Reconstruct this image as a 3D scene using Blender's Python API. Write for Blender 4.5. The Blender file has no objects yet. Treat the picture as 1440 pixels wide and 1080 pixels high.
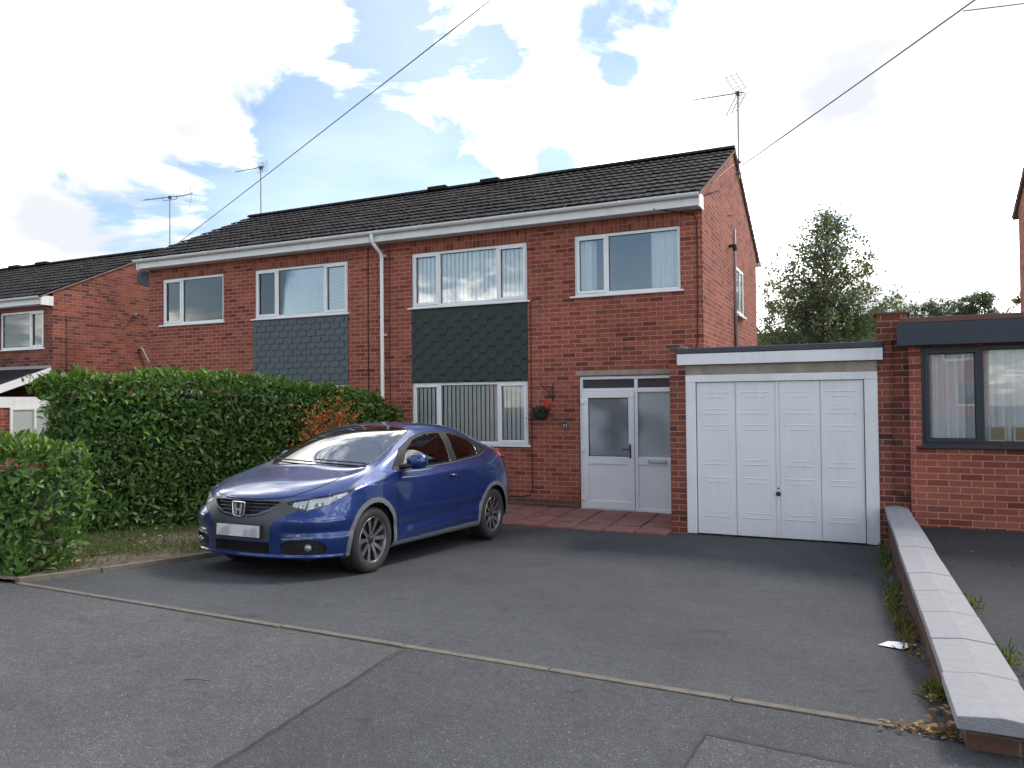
import bpy, bmesh, math, random
import numpy as np
from mathutils import Vector, Matrix, noise
random.seed(7); RNG = np.random.default_rng(7)
R = math.radians
SC = bpy.context.scene
COL = SC.collection

# ------------------------------------------------------------------ camera
CAM_Z = 1.8
cd = bpy.data.cameras.new("camera"); cam = bpy.data.objects.new("camera", cd); COL.objects.link(cam)
cd.sensor_width = 36.0; cd.lens = 36.0 * 1082.6 / 1440.0; cd.clip_start = 0.05; cd.clip_end = 3000
yaw, pitch, roll = R(24.920), R(1.1314), R(-0.5594)
fw = Vector((-math.sin(yaw) * math.cos(pitch), math.cos(yaw) * math.cos(pitch), math.sin(pitch)))
rt = Vector((math.cos(yaw), math.sin(yaw), 0)); up = rt.cross(fw)
rr = math.cos(roll) * rt + math.sin(roll) * up; uu = -math.sin(roll) * rt + math.cos(roll) * up
cam.matrix_world = Matrix(((rr.x, uu.x, -fw.x, 0), (rr.y, uu.y, -fw.y, 0), (rr.z, uu.z, -fw.z, CAM_Z), (0, 0, 0, 1)))
SC.camera = cam
def pixdir(px, py):
    d = fw + (px - 720) / 1082.6 * rr - (py - 540) / 1082.6 * uu
    return d.normalized()

# ------------------------------------------------------------------ exposure, world, sun
SC.view_settings.view_transform = 'Standard'; SC.view_settings.look = 'None'
SC.view_settings.exposure = 1.70; SC.view_settings.gamma = 1.0; SC.view_settings.use_curve_mapping = False
SUN_EL, SUN_AZ = 48.0, 30.0        # azimuth clockwise from +y
W = bpy.data.worlds.new("World"); SC.world = W; W.use_nodes = True
nt = W.node_tree; nt.nodes.clear()
def N(t, typ, **kw):
    n = t.nodes.new(typ)
    for k, v in kw.items():
        if k == 'i':
            for kk, vv in v.items(): n.inputs[kk].default_value = vv
        else: setattr(n, k, v)
    return n
def build_world():
    L = nt.links.new
    out = N(nt, 'ShaderNodeOutputWorld'); mix = N(nt, 'ShaderNodeMixShader')
    sky = N(nt, 'ShaderNodeTexSky', sky_type='NISHITA', sun_disc=False, sun_elevation=R(SUN_EL), sun_rotation=R(SUN_AZ), air_density=1.0, dust_density=0.6, ozone_density=1.6)
    b1 = N(nt, 'ShaderNodeBackground', i={'Strength': 0.062}); L(sky.outputs[0], b1.inputs[0])
    tc = N(nt, 'ShaderNodeTexCoord')
    sep = N(nt, 'ShaderNodeSeparateXYZ'); L(tc.outputs['Generated'], sep.inputs[0])
    def M(op, a, b=None, c=None, clamp=False):
        m = N(nt, 'ShaderNodeMath', operation=op, use_clamp=clamp)
        for k, x in enumerate((a, b, c)):
            if x is None: continue
            if isinstance(x, (int, float)): m.inputs[k].default_value = x
            else: L(x, m.inputs[k])
        return m.outputs[0]
    zz = M('ADD', M('MAXIMUM', sep.outputs[2], 0.0), 0.22)
    cmb = N(nt, 'ShaderNodeCombineXYZ'); L(M('DIVIDE', sep.outputs[0], zz), cmb.inputs[0]); L(M('DIVIDE', sep.outputs[1], zz), cmb.inputs[1])
    n1 = N(nt, 'ShaderNodeTexNoise', i={'Scale': 2.3, 'Detail': 11.0, 'Roughness': 0.62, 'Distortion': 0.5}); L(cmb.outputs[0], n1.inputs['Vector'])
    n2 = N(nt, 'ShaderNodeTexNoise', i={'Scale': 1.05, 'Detail': 5.0, 'Roughness': 0.5, 'Distortion': 0.2})
    ad = N(nt, 'ShaderNodeVectorMath', operation='ADD'); ad.inputs[1].default_value = (3.1, 7.7, 2.0); L(cmb.outputs[0], ad.inputs[0]); L(ad.outputs[0], n2.inputs['Vector'])
    # gaps of blue between the clouds (directions)
    holes = [(610, 110, .16), (560, 30, .09), (540, 190, .12), (455, 215, .13), (440, 290, .10), (560, 300, .13), (330, 320, .10), (240, 360, .09), (650, 60, .10),
             (650, 175, .07), (640, 250, .09), (850, 35, .055), (880, 15, .06), (690, 100, .06), (770, 235, .04), (930, 8, .05), (870, 95, .04), (165, 330, .05)]
    holes += [(None, (-.50, .30, .80), .46), (None, (-.25, .55, .80), .18), (None, (.2, -.7, .55), .35), (None, (-.75, -.5, .4), .3), (None, (-.28, -.94, .27), .17), (None, (-.46, -.84, .29), .15), (None, (-.64, -.72, .26), .16)]
    hv = None
    for px, py, r in holes:
        d = pixdir(px, py) if px is not None else Vector(py).normalized()
        dist = N(nt, 'ShaderNodeVectorMath', operation='DISTANCE'); dist.inputs[1].default_value = d; L(tc.outputs['Generated'], dist.inputs[0])
        mr = N(nt, 'ShaderNodeMapRange', interpolation_type='SMOOTHSTEP', i={1: r * 1.25, 2: r * 0.2, 3: 0.0, 4: 1.0}); L(dist.outputs['Value'], mr.inputs[0])
        hv = mr.outputs[0] if hv is None else M('MAXIMUM', hv, mr.outputs[0])
    # cover: mostly cloud ahead, more broken behind the camera
    dt = N(nt, 'ShaderNodeVectorMath', operation='DOT_PRODUCT'); dt.inputs[1].default_value = fw; L(tc.outputs['Generated'], dt.inputs[0])
    front = N(nt, 'ShaderNodeMapRange', interpolation_type='SMOOTHSTEP', i={1: 0.35, 2: 0.75, 3: -0.03, 4: 0.26}); L(dt.outputs['Value'], front.inputs[0])
    cov_ = M('MULTIPLY_ADD', M('SUBTRACT', n1.outputs[0], 0.5), 1.9, 0.5)
    cov = M('SUBTRACT', M('ADD', cov_, front.outputs[0]), M('MULTIPLY', hv, 0.47))
    fac = N(nt, 'ShaderNodeMapRange', interpolation_type='SMOOTHSTEP', i={1: 0.38, 2: 0.68, 3: 0.06, 4: 1.0}); L(cov, fac.inputs[0])
    gv = None      # greyer cloud bases
    for px, py, r, k in ((1270, 205, .17, .13), (1390, 150, .16, .13), (1180, 290, .10, .09), (1330, 60, .10, .06), (1060, 215, .10, .10), (90, 110, .20, .07), (40, 230, .14, .05), (1400, 330, .08, .1)):
        d = pixdir(px, py); dist = N(nt, 'ShaderNodeVectorMath', operation='DISTANCE'); dist.inputs[1].default_value = d; L(tc.outputs['Generated'], dist.inputs[0])
        mr = N(nt, 'ShaderNodeMapRange', interpolation_type='SMOOTHSTEP', i={1: r * 1.5, 2: 0.0, 3: 0.0, 4: k * .85}); L(dist.outputs['Value'], mr.inputs[0])
        gv = mr.outputs[0] if gv is None else M('MAXIMUM', gv, mr.outputs[0])
    ramp = N(nt, 'ShaderNodeValToRGB'); L(M('SUBTRACT', M('ADD', n2.outputs[0], .03), gv), ramp.inputs[0])
    e = ramp.color_ramp.elements; e[0].position = 0.37; e[0].color = (.275, .283, .30, 1); e[1].position = 0.60; e[1].color = (1.75, 1.71, 1.63, 1); em_ = e.new(.45); em_.color = (.40, .395, .395, 1)
    b2 = N(nt, 'ShaderNodeBackground', i={'Strength': 1.0}); L(ramp.outputs[0], b2.inputs[0])
    L(fac.outputs[0], mix.inputs[0]); L(b1.outputs[0], mix.inputs[1]); L(b2.outputs[0], mix.inputs[2]); L(mix.outputs[0], out.inputs[0])
build_world()
sd = bpy.data.lights.new("sun", 'SUN'); sd.energy = 1.0; sd.angle = R(14); sd.color = (1.0, 0.95, 0.88)
sun = bpy.data.objects.new("sun", sd); COL.objects.link(sun)
sv = Vector((math.sin(R(SUN_AZ)) * math.cos(R(SUN_EL)), math.cos(R(SUN_AZ)) * math.cos(R(SUN_EL)), math.sin(R(SUN_EL))))
sun.rotation_euler = (-sv).to_track_quat('-Z', 'Y').to_euler(); sun.location = sv * 60

# ------------------------------------------------------------------ helpers
def gz(y):
    if y >= 9.2: return 0.0
    if y > 3.8: return 0.0212 * (9.2 - y) ** 1.65
    return 0.343 + 0.012 * (3.8 - max(y, -40))
class MB:
    def __init__(s): s.v = []; s.f = []
    def add(s, vs, fs):
        o = len(s.v); s.v += [tuple(v) for v in vs]; s.f += [tuple(o + i for i in f) for f in fs]; return s
    def box(s, x0, x1, y0, y1, z0, z1):
        return s.add([(x0, y0, z0), (x1, y0, z0), (x1, y1, z0), (x0, y1, z0), (x0, y0, z1), (x1, y0, z1), (x1, y1, z1), (x0, y1, z1)],
                     [(0, 3, 2, 1), (4, 5, 6, 7), (0, 1, 5, 4), (1, 2, 6, 5), (2, 3, 7, 6), (3, 0, 4, 7)])
    def prism(s, poly, axis, a, b):
        n = len(poly); P = []
        for t in (a, b):
            for p, q in poly: P.append({'x': (t, p, q), 'y': (p, t, q), 'z': (p, q, t)}[axis])
        return s.add(P, [tuple(range(n))[::-1], tuple(range(n, 2 * n))] + [(i, (i + 1) % n, n + (i + 1) % n, n + i) for i in range(n)])
    def tube(s, pts, r, n=8, caps=True):
        pts = [Vector(p) for p in pts]; m = len(pts); rs = r if isinstance(r, (list, tuple)) else [r] * m
        V = []; F = []; prev = None
        for i, p in enumerate(pts):
            d = (pts[min(i + 1, m - 1)] - pts[max(i - 1, 0)]).normalized()
            if prev is None: a = d.orthogonal().normalized()
            else: a = (prev - d * prev.dot(d)).normalized()
            prev = a; b = d.cross(a)
            for k in range(n):
                t = 2 * math.pi * k / n; V.append(p + (a * math.cos(t) + b * math.sin(t)) * rs[i])
        for i in range(m - 1):
            for k in range(n): F.append((i * n + k, i * n + (k + 1) % n, (i + 1) * n + (k + 1) % n, (i + 1) * n + k))
        if caps: F += [tuple(range(n))[::-1], tuple((m - 1) * n + k for k in range(n))]
        return s.add(V, F)
    def lathe(s, prof, n=24, axis='z', c=(0, 0, 0)):
        V = []; F = []; m = len(prof)
        for r, h in prof:
            for k in range(n):
                t = 2 * math.pi * k / n; a, b = r * math.cos(t), r * math.sin(t)
                q = {'z': (a, b, h), 'y': (a, h, b), 'x': (h, a, b)}[axis]; V.append((q[0] + c[0], q[1] + c[1], q[2] + c[2]))
        for i in range(m - 1):
            for k in range(n): F.append((i * n + k, i * n + (k + 1) % n, (i + 1) * n + (k + 1) % n, (i + 1) * n + k))
        return s.add(V, F)
    def quad(s, a, b, c, d): return s.add([a, b, c, d], [(0, 1, 2, 3)])
def wloc(o):
    v = Vector((0, 0, 0))
    while o is not None: v += o.location; o = o.parent
    return v
def tag(o, label=None, cat=None, group=None, kind=None):
    if label: o['label'] = label
    if cat: o['category'] = cat
    if group: o['group'] = group
    if kind: o['kind'] = kind
    return o
def thing(name, label, cat, loc=(0, 0, 0), group=None):
    o = bpy.data.objects.new(name, None); COL.objects.link(o); o.location = loc; o.empty_display_size = 0.2
    return tag(o, label, cat, group)
def obj(name, mb, m, parent=None, bevel=0, smooth=False, local=False, recalc=True, seg=2):
    me = bpy.data.meshes.new(name)
    off = Vector((0, 0, 0)) if (local or parent is None) else wloc(parent)
    me.from_pydata([(v[0] - off.x, v[1] - off.y, v[2] - off.z) for v in mb.v], [], mb.f); me.update()
    if recalc:
        b = bmesh.new(); b.from_mesh(me); bmesh.ops.recalc_face_normals(b, faces=b.faces); b.to_mesh(me); b.free()
    if smooth:
        me.polygons.foreach_set('use_smooth', [True] * len(me.polygons))
        if smooth is not True: me.set_sharp_from_angle(angle=R(smooth))
    me.materials.append(m)
    o = bpy.data.objects.new(name, me); COL.objects.link(o); o.parent = parent
    if bevel:
        bv = o.modifiers.new('bevel', 'BEVEL'); bv.width = bevel; bv.segments = seg; bv.limit_method = 'ANGLE'; bv.angle_limit = R(40)
    return o
def copy_tree(o, parent=None):
    c = o.copy(); COL.objects.link(c); c.parent = parent
    for ch in [x for x in bpy.data.objects if x.parent == o]: copy_tree(ch, c)
    return c

# ------------------------------------------------------------------ materials
def newmat(name):
    m = bpy.data.materials.new(name); m.use_nodes = True; t = m.node_tree; t.nodes.clear()
    o = t.nodes.new('ShaderNodeOutputMaterial'); p = t.nodes.new('ShaderNodeBsdfPrincipled'); t.links.new(p.outputs[0], o.inputs[0])
    return m, t, p, o
def simple(name, col, rough=0.5, metal=0.0, var=0.0, vscale=6.0, bump=0.0, bscale=60.0, coat=0.0, spec=0.5):
    m, t, p, o = newmat(name); L = t.links.new
    p.inputs['Base Color'].default_value = (*col, 1); p.inputs['Roughness'].default_value = rough; p.inputs['Metallic'].default_value = metal
    p.inputs['Coat Weight'].default_value = coat; p.inputs['Coat Roughness'].default_value = 0.05; p.inputs['Specular IOR Level'].default_value = spec
    tc = N(t, 'ShaderNodeTexCoord')
    if var:
        n = N(t, 'ShaderNodeTexNoise', i={'Scale': vscale, 'Detail': 6.0, 'Roughness': 0.65}); L(tc.outputs['Object'], n.inputs['Vector'])
        mr = N(t, 'ShaderNodeMapRange', i={1: 0.3, 2: 0.7, 3: 1 - var, 4: 1 + var}); L(n.outputs[0], mr.inputs[0])
        mx = N(t, 'ShaderNodeMix', data_type='RGBA', blend_type='MULTIPLY', i={0: 1.0}); mx.inputs[6].default_value = (*col, 1); L(mr.outputs[0], mx.inputs[7]); L(mx.outputs[2], p.inputs['Base Color'])
        mr2 = N(t, 'ShaderNodeMapRange', i={1: 0.3, 2: 0.7, 3: max(0.02, rough - .08), 4: min(1, rough + .08)}); L(n.outputs[0], mr2.inputs[0]); L(mr2.outputs[0], p.inputs['Roughness'])
    if bump:
        n = N(t, 'ShaderNodeTexNoise', i={'Scale': bscale, 'Detail': 5.0}); L(tc.outputs['Object'], n.inputs['Vector'])
        b = N(t, 'ShaderNodeBump', i={'Strength': bump, 'Distance': 0.01}); L(n.outputs[0], b.inputs['Height']); L(b.outputs[0], p.inputs['Normal'])
    return m
def brick_mat(name, cols, mortar, soldier=False, stain=0.15, zoff=0.0, bump=0.5):
    """stretcher bond 215x65 mm bricks; horizontal coordinate from x or y by the face's direction"""
    m, t, p, o = newmat(name); L = t.links.new
    tc = N(t, 'ShaderNodeTexCoord'); ge = N(t, 'ShaderNodeNewGeometry')
    s = N(t, 'ShaderNodeSeparateXYZ'); L(tc.outputs['Object'], s.inputs[0]); sn = N(t, 'ShaderNodeSeparateXYZ'); L(ge.outputs['True Normal'], sn.inputs[0])
    ab = N(t, 'ShaderNodeMath', operation='ABSOLUTE'); L(sn.outputs[0], ab.inputs[0]); gt = N(t, 'ShaderNodeMath', operation='GREATER_THAN', i={1: 0.5}); L(ab.outputs[0], gt.inputs[0])
    mu = N(t, 'ShaderNodeMix', data_type='FLOAT'); L(gt.outputs[0], mu.inputs[0]); L(s.outputs[0], mu.inputs[2]); L(s.outputs[1], mu.inputs[3])
    c = N(t, 'ShaderNodeCombineXYZ')
    az = N(t, 'ShaderNodeMath', operation='ADD', i={1: zoff}); L(s.outputs[2], az.inputs[0])
    if soldier: L(az.outputs[0], c.inputs[0]); L(mu.outputs[0], c.inputs[1])
    else: L(mu.outputs[0], c.inputs[0]); L(az.outputs[0], c.inputs[1])
    # slight waviness of the joints
    nw = N(t, 'ShaderNodeTexNoise', i={'Scale': 9.0, 'Detail': 3.0}); L(tc.outputs['Object'], nw.inputs['Vector'])
    vm = N(t, 'ShaderNodeVectorMath', operation='MULTIPLY_ADD'); L(nw.outputs['Color'], vm.inputs[0]); vm.inputs[1].default_value = (0.008, 0.008, 0); L(c.outputs[0], vm.inputs[2])
    b = N(t, 'ShaderNodeTexBrick', offset=0.0 if soldier else 0.5, i={'Scale': 1.0, 'Mortar Size': 0.0060, 'Mortar Smooth': 0.25, 'Bias': 0.0, 'Brick Width': 0.24 if soldier else 0.225, 'Row Height': 0.075, 'Color1': (0, 0, 0, 1), 'Color2': (1, 1, 1, 1), 'Mortar': (0.5, 0.5, 0.5, 1)})
    L(vm.outputs[0], b.inputs['Vector'])
    r = N(t, 'ShaderNodeValToRGB'); L(b.outputs[0], r.inputs[0]); e = r.color_ramp.elements
    while len(e) < len(cols): e.new(0.5)
    for k, (pos, cc) in enumerate(cols): e[k].position = pos; e[k].color = (*cc, 1)
    nb = N(t, 'ShaderNodeTexNoise', i={'Scale': 1.1, 'Detail': 5.0, 'Roughness': 0.6}); L(tc.outputs['Object'], nb.inputs['Vector'])
    mr = N(t, 'ShaderNodeMapRange', i={1: 0.3, 2: 0.7, 3: 1 - stain, 4: 1 + stain}); L(nb.outputs[0], mr.inputs[0])
    nf = N(t, 'ShaderNodeTexNoise', i={'Scale': 70.0, 'Detail': 6.0, 'Roughness': 0.7}); L(tc.outputs['Object'], nf.inputs['Vector'])
    mf = N(t, 'ShaderNodeMapRange', i={1: 0.3, 2: 0.7, 3: 0.72, 4: 1.25}); L(nf.outputs[0], mf.inputs[0])
    x1 = N(t, 'ShaderNodeMix', data_type='RGBA', i={}); L(b.outputs['Fac'], x1.inputs[0]); L(r.outputs[0], x1.inputs[6]); x1.inputs[7].default_value = (*mortar, 1)
    x2 = N(t, 'ShaderNodeMix', data_type='RGBA', blend_type='MULTIPLY', i={0: 1.0}); L(x1.outputs[2], x2.inputs[6]); L(mr.outputs[0], x2.inputs[7])
    x3 = N(t, 'ShaderNodeMix', data_type='RGBA', blend_type='MULTIPLY', i={0: 1.0}); L(x2.outputs[2], x3.inputs[6]); L(mf.outputs[0], x3.inputs[7]); L(x3.outputs[2], p.inputs['Base Color'])
    p.inputs['Roughness'].default_value = 0.88; p.inputs['Specular IOR Level'].default_value = 0.25
    h = N(t, 'ShaderNodeMath', operation='MULTIPLY_ADD', i={1: -1.0}); L(b.outputs['Fac'], h.inputs[0]); 
    hs = N(t, 'ShaderNodeMath', operation='MULTIPLY', i={1: 0.5}); L(nf.outputs[0], hs.inputs[0]); L(hs.outputs[0], h.inputs[2])
    bp = N(t, 'ShaderNodeBump', i={'Strength': bump, 'Distance': 0.012}); L(h.outputs[0], bp.inputs['Height']); L(bp.outputs[0], p.inputs['Normal'])
    return m
RED = [(0.0, (.12, .036, .027)), (0.14, (.205, .056, .037)), (0.5, (.27, .078, .050)), (0.85, (.315, .10, .064)), (1.0, (.17, .062, .046))]
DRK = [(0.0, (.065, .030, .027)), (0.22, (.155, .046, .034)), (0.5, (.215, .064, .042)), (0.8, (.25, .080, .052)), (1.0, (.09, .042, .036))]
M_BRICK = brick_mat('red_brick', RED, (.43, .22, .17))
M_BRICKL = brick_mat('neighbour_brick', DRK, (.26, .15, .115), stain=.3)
M_BRICKG = brick_mat('garage_brick', DRK, (.37, .21, .165))
M_SOLD = brick_mat('soldier_brick', RED, (.33, .17, .125), soldier=True)
M_PLINTH = brick_mat('plinth_brick', [(0, (.10, .055, .04)), (.5, (.16, .08, .055)), (1, (.13, .075, .055))], (.22, .16, .12))
M_UPVC = simple('white_upvc', (.76, .77, .77), .35, var=.04, vscale=3)
def streaky(name, col, dirt, amt):
    m, t, p, o = newmat(name); L = t.links.new; tc = N(t, 'ShaderNodeTexCoord'); mp = N(t, 'ShaderNodeMapping'); mp.inputs['Scale'].default_value = (9, 9, .9); L(tc.outputs['Object'], mp.inputs[0])
    n = N(t, 'ShaderNodeTexNoise', i={'Scale': 1.6, 'Detail': 7.0, 'Roughness': .7}); L(mp.outputs[0], n.inputs['Vector']); n2 = N(t, 'ShaderNodeTexNoise', i={'Scale': 2.0, 'Detail': 4.0}); L(tc.outputs['Object'], n2.inputs['Vector'])
    mm = N(t, 'ShaderNodeMath', operation='MULTIPLY'); L(n.outputs[0], mm.inputs[0]); L(n2.outputs[0], mm.inputs[1]); mr = N(t, 'ShaderNodeMapRange', i={1: .22, 2: .42, 3: 0.0, 4: amt}); L(mm.outputs[0], mr.inputs[0])
    x = N(t, 'ShaderNodeMix', data_type='RGBA'); x.inputs[6].default_value = (*col, 1); x.inputs[7].default_value = (*dirt, 1); L(mr.outputs[0], x.inputs[0]); L(x.outputs[2], p.inputs['Base Color']); p.inputs['Roughness'].default_value = .45
    return m
M_WPAINT = streaky('white_paint', (.76, .765, .76), (.46, .44, .40), .35)
M_FELT = simple('grey_felt', (.055, .062, .075), .8, var=.25, vscale=5, bump=.4)
M_CONC = simple('beige_concrete', (.30, .25, .20), .9, var=.25, vscale=5, bump=.4)
M_NAVY = simple('anthracite_frame', (.016, .025, .034), .4, var=.1)
M_NAVYF = simple('anthracite_fascia', (.022, .032, .045), .5, var=.12)
M_BLACK = simple('black_plastic', (.012, .012, .013), .5)
M_DARK = simple('dark_interior', (.02, .021, .023), .9)
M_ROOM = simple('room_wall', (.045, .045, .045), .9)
M_STEEL = simple('galvanised_steel', (.25, .25, .26), .45, .8, var=.2, vscale=20)
M_GREYM = simple('dark_aerial', (.05, .05, .055), .5, .5)
M_CABLE = simple('dark_cable', (.015, .014, .013), .7)
M_SKIRT = simple('mortar_verge', (.17, .135, .105), .95, var=.3, vscale=8, bump=.6, bscale=40)
M_CURT = simple('white_curtain', (.82, .84, .84), .85, var=.05)
M_BLIND = simple('cream_blind', (.88, .89, .84), .8, var=.04)
M_WOOD = simple('pale_wood', (.35, .24, .12), .6)
M_CHROME = simple('chrome', (.78, .78, .80), .22, .9)
M_SILVER = simple('silver_plate', (.4, .4, .42), .35, .9)
def glass_mat(name, tint=(.85, .9, .9), base=0.16, rough=0.0, k=1.0, wob=0.0):
    m, t, p, o = newmat(name); t.nodes.remove(p); L = t.links.new
    g = N(t, 'ShaderNodeBsdfGlossy', i={'Roughness': rough}); tr = N(t, 'ShaderNodeBsdfTransparent', i={'Color': (*tint, 1)})
    if wob:
        tc = N(t, 'ShaderNodeTexCoord'); n = N(t, 'ShaderNodeTexNoise', i={'Scale': 1.3, 'Detail': 1.0}); L(tc.outputs['Object'], n.inputs['Vector'])
        b = N(t, 'ShaderNodeBump', i={'Strength': wob, 'Distance': 0.02}); L(n.outputs[0], b.inputs['Height']); L(b.outputs[0], g.inputs['Normal'])
    f = N(t, 'ShaderNodeFresnel', i={'IOR': 1.5}); a = N(t, 'ShaderNodeMath', operation='MULTIPLY_ADD', use_clamp=True, i={1: k, 2: base}); L(f.outputs[0], a.inputs[0])
    mx = N(t, 'ShaderNodeMixShader'); L(a.outputs[0], mx.inputs[0]); L(tr.outputs[0], mx.inputs[1]); L(g.outputs[0], mx.inputs[2]); L(mx.outputs[0], o.inputs[0])
    return m
M_GLASS = glass_mat('window_glass', tint=(.99, 1, 1), base=.04, wob=.03)
M_GLASS2 = glass_mat('upper_window_glass', tint=(.98, 1, 1), base=.09, wob=.05)
M_OBSC, _t, _p, _o = newmat('obscure_glass')
_p.inputs['Base Color'].default_value = (.16, .19, .20, 1); _p.inputs['Roughness'].default_value = .28; _p.inputs['Coat Weight'].default_value = .5
_n = N(_t, 'ShaderNodeTexNoise', i={'Scale': 1.4, 'Detail': 1.5}); _c = N(_t, 'ShaderNodeTexCoord'); _t.links.new(_c.outputs['Object'], _n.inputs['Vector'])
_r = N(_t, 'ShaderNodeValToRGB'); _r.color_ramp.elements[0].position = .38; _r.color_ramp.elements[0].color = (.11, .13, .135, 1); _r.color_ramp.elements[1].position = .6; _r.color_ramp.elements[1].color = (.36, .40, .40, 1)
_t.links.new(_n.outputs[0], _r.inputs[0]); _t.links.new(_r.outputs[0], _p.inputs['Base Color'])

def asphalt(name, base, fleck=0.35, scale=260.0, blot=.22):
    m, t, p, o = newmat(name); L = t.links.new
    tc = N(t, 'ShaderNodeTexCoord')
    v = N(t, 'ShaderNodeTexVoronoi', i={'Scale': scale * .55}); L(tc.outputs['Object'], v.inputs['Vector'])
    sp = N(t, 'ShaderNodeSeparateXYZ'); L(v.outputs['Color'], sp.inputs[0])
    r = N(t, 'ShaderNodeValToRGB'); L(sp.outputs[0], r.inputs[0]); e = r.color_ramp.elements
    e[0].position = 0.0; e[0].color = (.66, .66, .67, 1); e[1].position = 1.0; e[1].color = (2.8, 2.7, 2.55, 1)
    e2 = e.new(.60); e2.color = (.95, .95, .96, 1); e3 = e.new(.90); e3.color = (1.22, 1.22, 1.2, 1); e4 = e.new(.975); e4.color = (1.55, 1.55, 1.5, 1)
    n2 = N(t, 'ShaderNodeTexNoise', i={'Scale': 0.9, 'Detail': 8.0, 'Roughness': 0.7}); L(tc.outputs['Object'], n2.inputs['Vector'])
    mr = N(t, 'ShaderNodeMapRange', i={1: 0.3, 2: 0.7, 3: 1 - blot, 4: 1 + blot}); L(n2.outputs[0], mr.inputs[0])
    n3 = N(t, 'ShaderNodeTexNoise', i={'Scale': 14.0, 'Detail': 6.0, 'Roughness': 0.75}); L(tc.outputs['Object'], n3.inputs['Vector'])
    m3 = N(t, 'ShaderNodeMapRange', i={1: 0.3, 2: 0.7, 3: .82, 4: 1.18}); L(n3.outputs[0], m3.inputs[0])
    a = N(t, 'ShaderNodeMix', data_type='RGBA', blend_type='MULTIPLY', i={0: 1.0}); a.inputs[6].default_value = (*base, 1); L(r.outputs[0], a.inputs[7])
    b = N(t, 'ShaderNodeMix', data_type='RGBA', blend_type='MULTIPLY', i={0: 1.0}); L(a.outputs[2], b.inputs[6]); L(mr.outputs[0], b.inputs[7])
    c = N(t, 'ShaderNodeMix', data_type='RGBA', blend_type='MULTIPLY', i={0: 1.0}); L(b.outputs[2], c.inputs[6]); L(m3.outputs[0], c.inputs[7]); L(c.outputs[2], p.inputs['Base Color'])
    n5 = N(t, 'ShaderNodeTexNoise', i={'Scale': 2.7, 'Detail': 3.0, 'Roughness': 0.5, 'Distortion': 1.0}); L(tc.outputs['Object'], n5.inputs['Vector'])
    m5 = N(t, 'ShaderNodeMapRange', interpolation_type='SMOOTHSTEP', i={1: 0.64, 2: 0.74, 3: 1.0, 4: .70}); L(n5.outputs[0], m5.inputs[0])
    c2 = N(t, 'ShaderNodeMix', data_type='RGBA', blend_type='MULTIPLY', i={0: 1.0}); L(c.outputs[2], c2.inputs[6]); L(m5.outputs[0], c2.inputs[7]); L(c2.outputs[2], p.inputs['Base Color'])
    p.inputs['Roughness'].default_value = .82; p.inputs['Specular IOR Level'].default_value = .3
    bp = N(t, 'ShaderNodeBump', i={'Strength': .6, 'Distance': 0.006}); L(v.outputs['Distance'], bp.inputs['Height']); L(bp.outputs[0], p.inputs['Normal'])
    return m
M_ASPH = asphalt('driveway_asphalt', (.056, .059, .064), scale=330)
M_ASPH2 = asphalt('pavement_asphalt', (.074, .074, .076), scale=290)
M_ASPH3 = asphalt('patched_asphalt', (.055, .057, .062), scale=290)
M_ASPHN = asphalt('old_asphalt', (.034, .036, .040), scale=300)
M_GROUND = simple('bare_ground', (.07, .075, .05), .95, var=.3, vscale=1.0, bump=.3)
M_SOIL = simple('verge_soil', (.085, .065, .045), .98, var=.45, vscale=9, bump=1.0, bscale=40)
M_EDGE = simple('edging_concrete', (.125, .108, .09), .95, var=.3, vscale=14, bump=.6, bscale=80)
M_COPE = simple('coping_concrete', (.26, .257, .268), .9, var=.11, vscale=16, bump=.5, bscale=90)

# ------------------------------------------------------------------ ground
def sheet(name, pts, m, dz, ny=1, kind='structure', zf=gz, label=None, cat=None, thick=0):
    """polygon (list of (xl, xr, y)) rows, following the ground height"""
    mb = MB(); V = []; F = []
    for (xl, xr, y) in pts: V += [(xl, y, zf(y) + dz), (xr, y, zf(y) + dz)]
    for i in range(len(pts) - 1): F.append((2 * i, 2 * i + 1, 2 * i + 3, 2 * i + 2))
    mb.add(V, F); o = obj(name, mb, m, smooth=False); tag(o, label, cat, kind=kind); return o
ys = [-60, -20, -5, 0, 2, 3.0] + [3.4 + .2 * i for i in range(30)] + [9.4, 10, 15, 30, 100, 700]
sheet('ground', [(-600, 600, y) for y in ys], M_GROUND, -0.05)
EDGE_A, EDGE_B = (-6.40, 4.07), (0.34, 3.79)           # line between pavement and drive
def edge_y(x): return EDGE_A[1] + (EDGE_B[1] - EDGE_A[1]) * (x - EDGE_A[0]) / (EDGE_B[0] - EDGE_A[0])
# pavement: everything in front of the line
mb = MB(); xs = [-40, -12, -6.4, -4, -2, 0.34, 3, 12, 40]
for x0, x1 in zip(xs[:-1], xs[1:]):
    for t0, t1 in zip((0, .04, .15, .4), (.04, .15, .4, 1)):
        P = []
        for x, tt in ((x0, t0), (x1, t0), (x1, t1), (x0, t1)):
            y = edge_y(x) * (1 - tt) + (-6) * tt; P.append((x, y, gz(min(y, 3.8)) if y < 3.8 else gz(y)))
        mb.quad(*P)
tag(obj('pavement', mb, M_ASPH2), kind='structure')
mb = MB()
def hz(x, y): return gz(min(y, 3.79)) if y < 3.8 else gz(y)
P = [(-2.50, edge_y(-2.5) - .035), (-2.42, 3.0), (-2.34, 2.2), (-2.1, 0.3), (3, 0.3), (3, 3.5), (.3, edge_y(.3) - .04)]
mb.add([(x, y, hz(x, y) + .004) for x, y in P], [tuple(range(len(P)))])
tag(obj('pavement_patch', mb, M_ASPH3), kind='structure')
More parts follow.
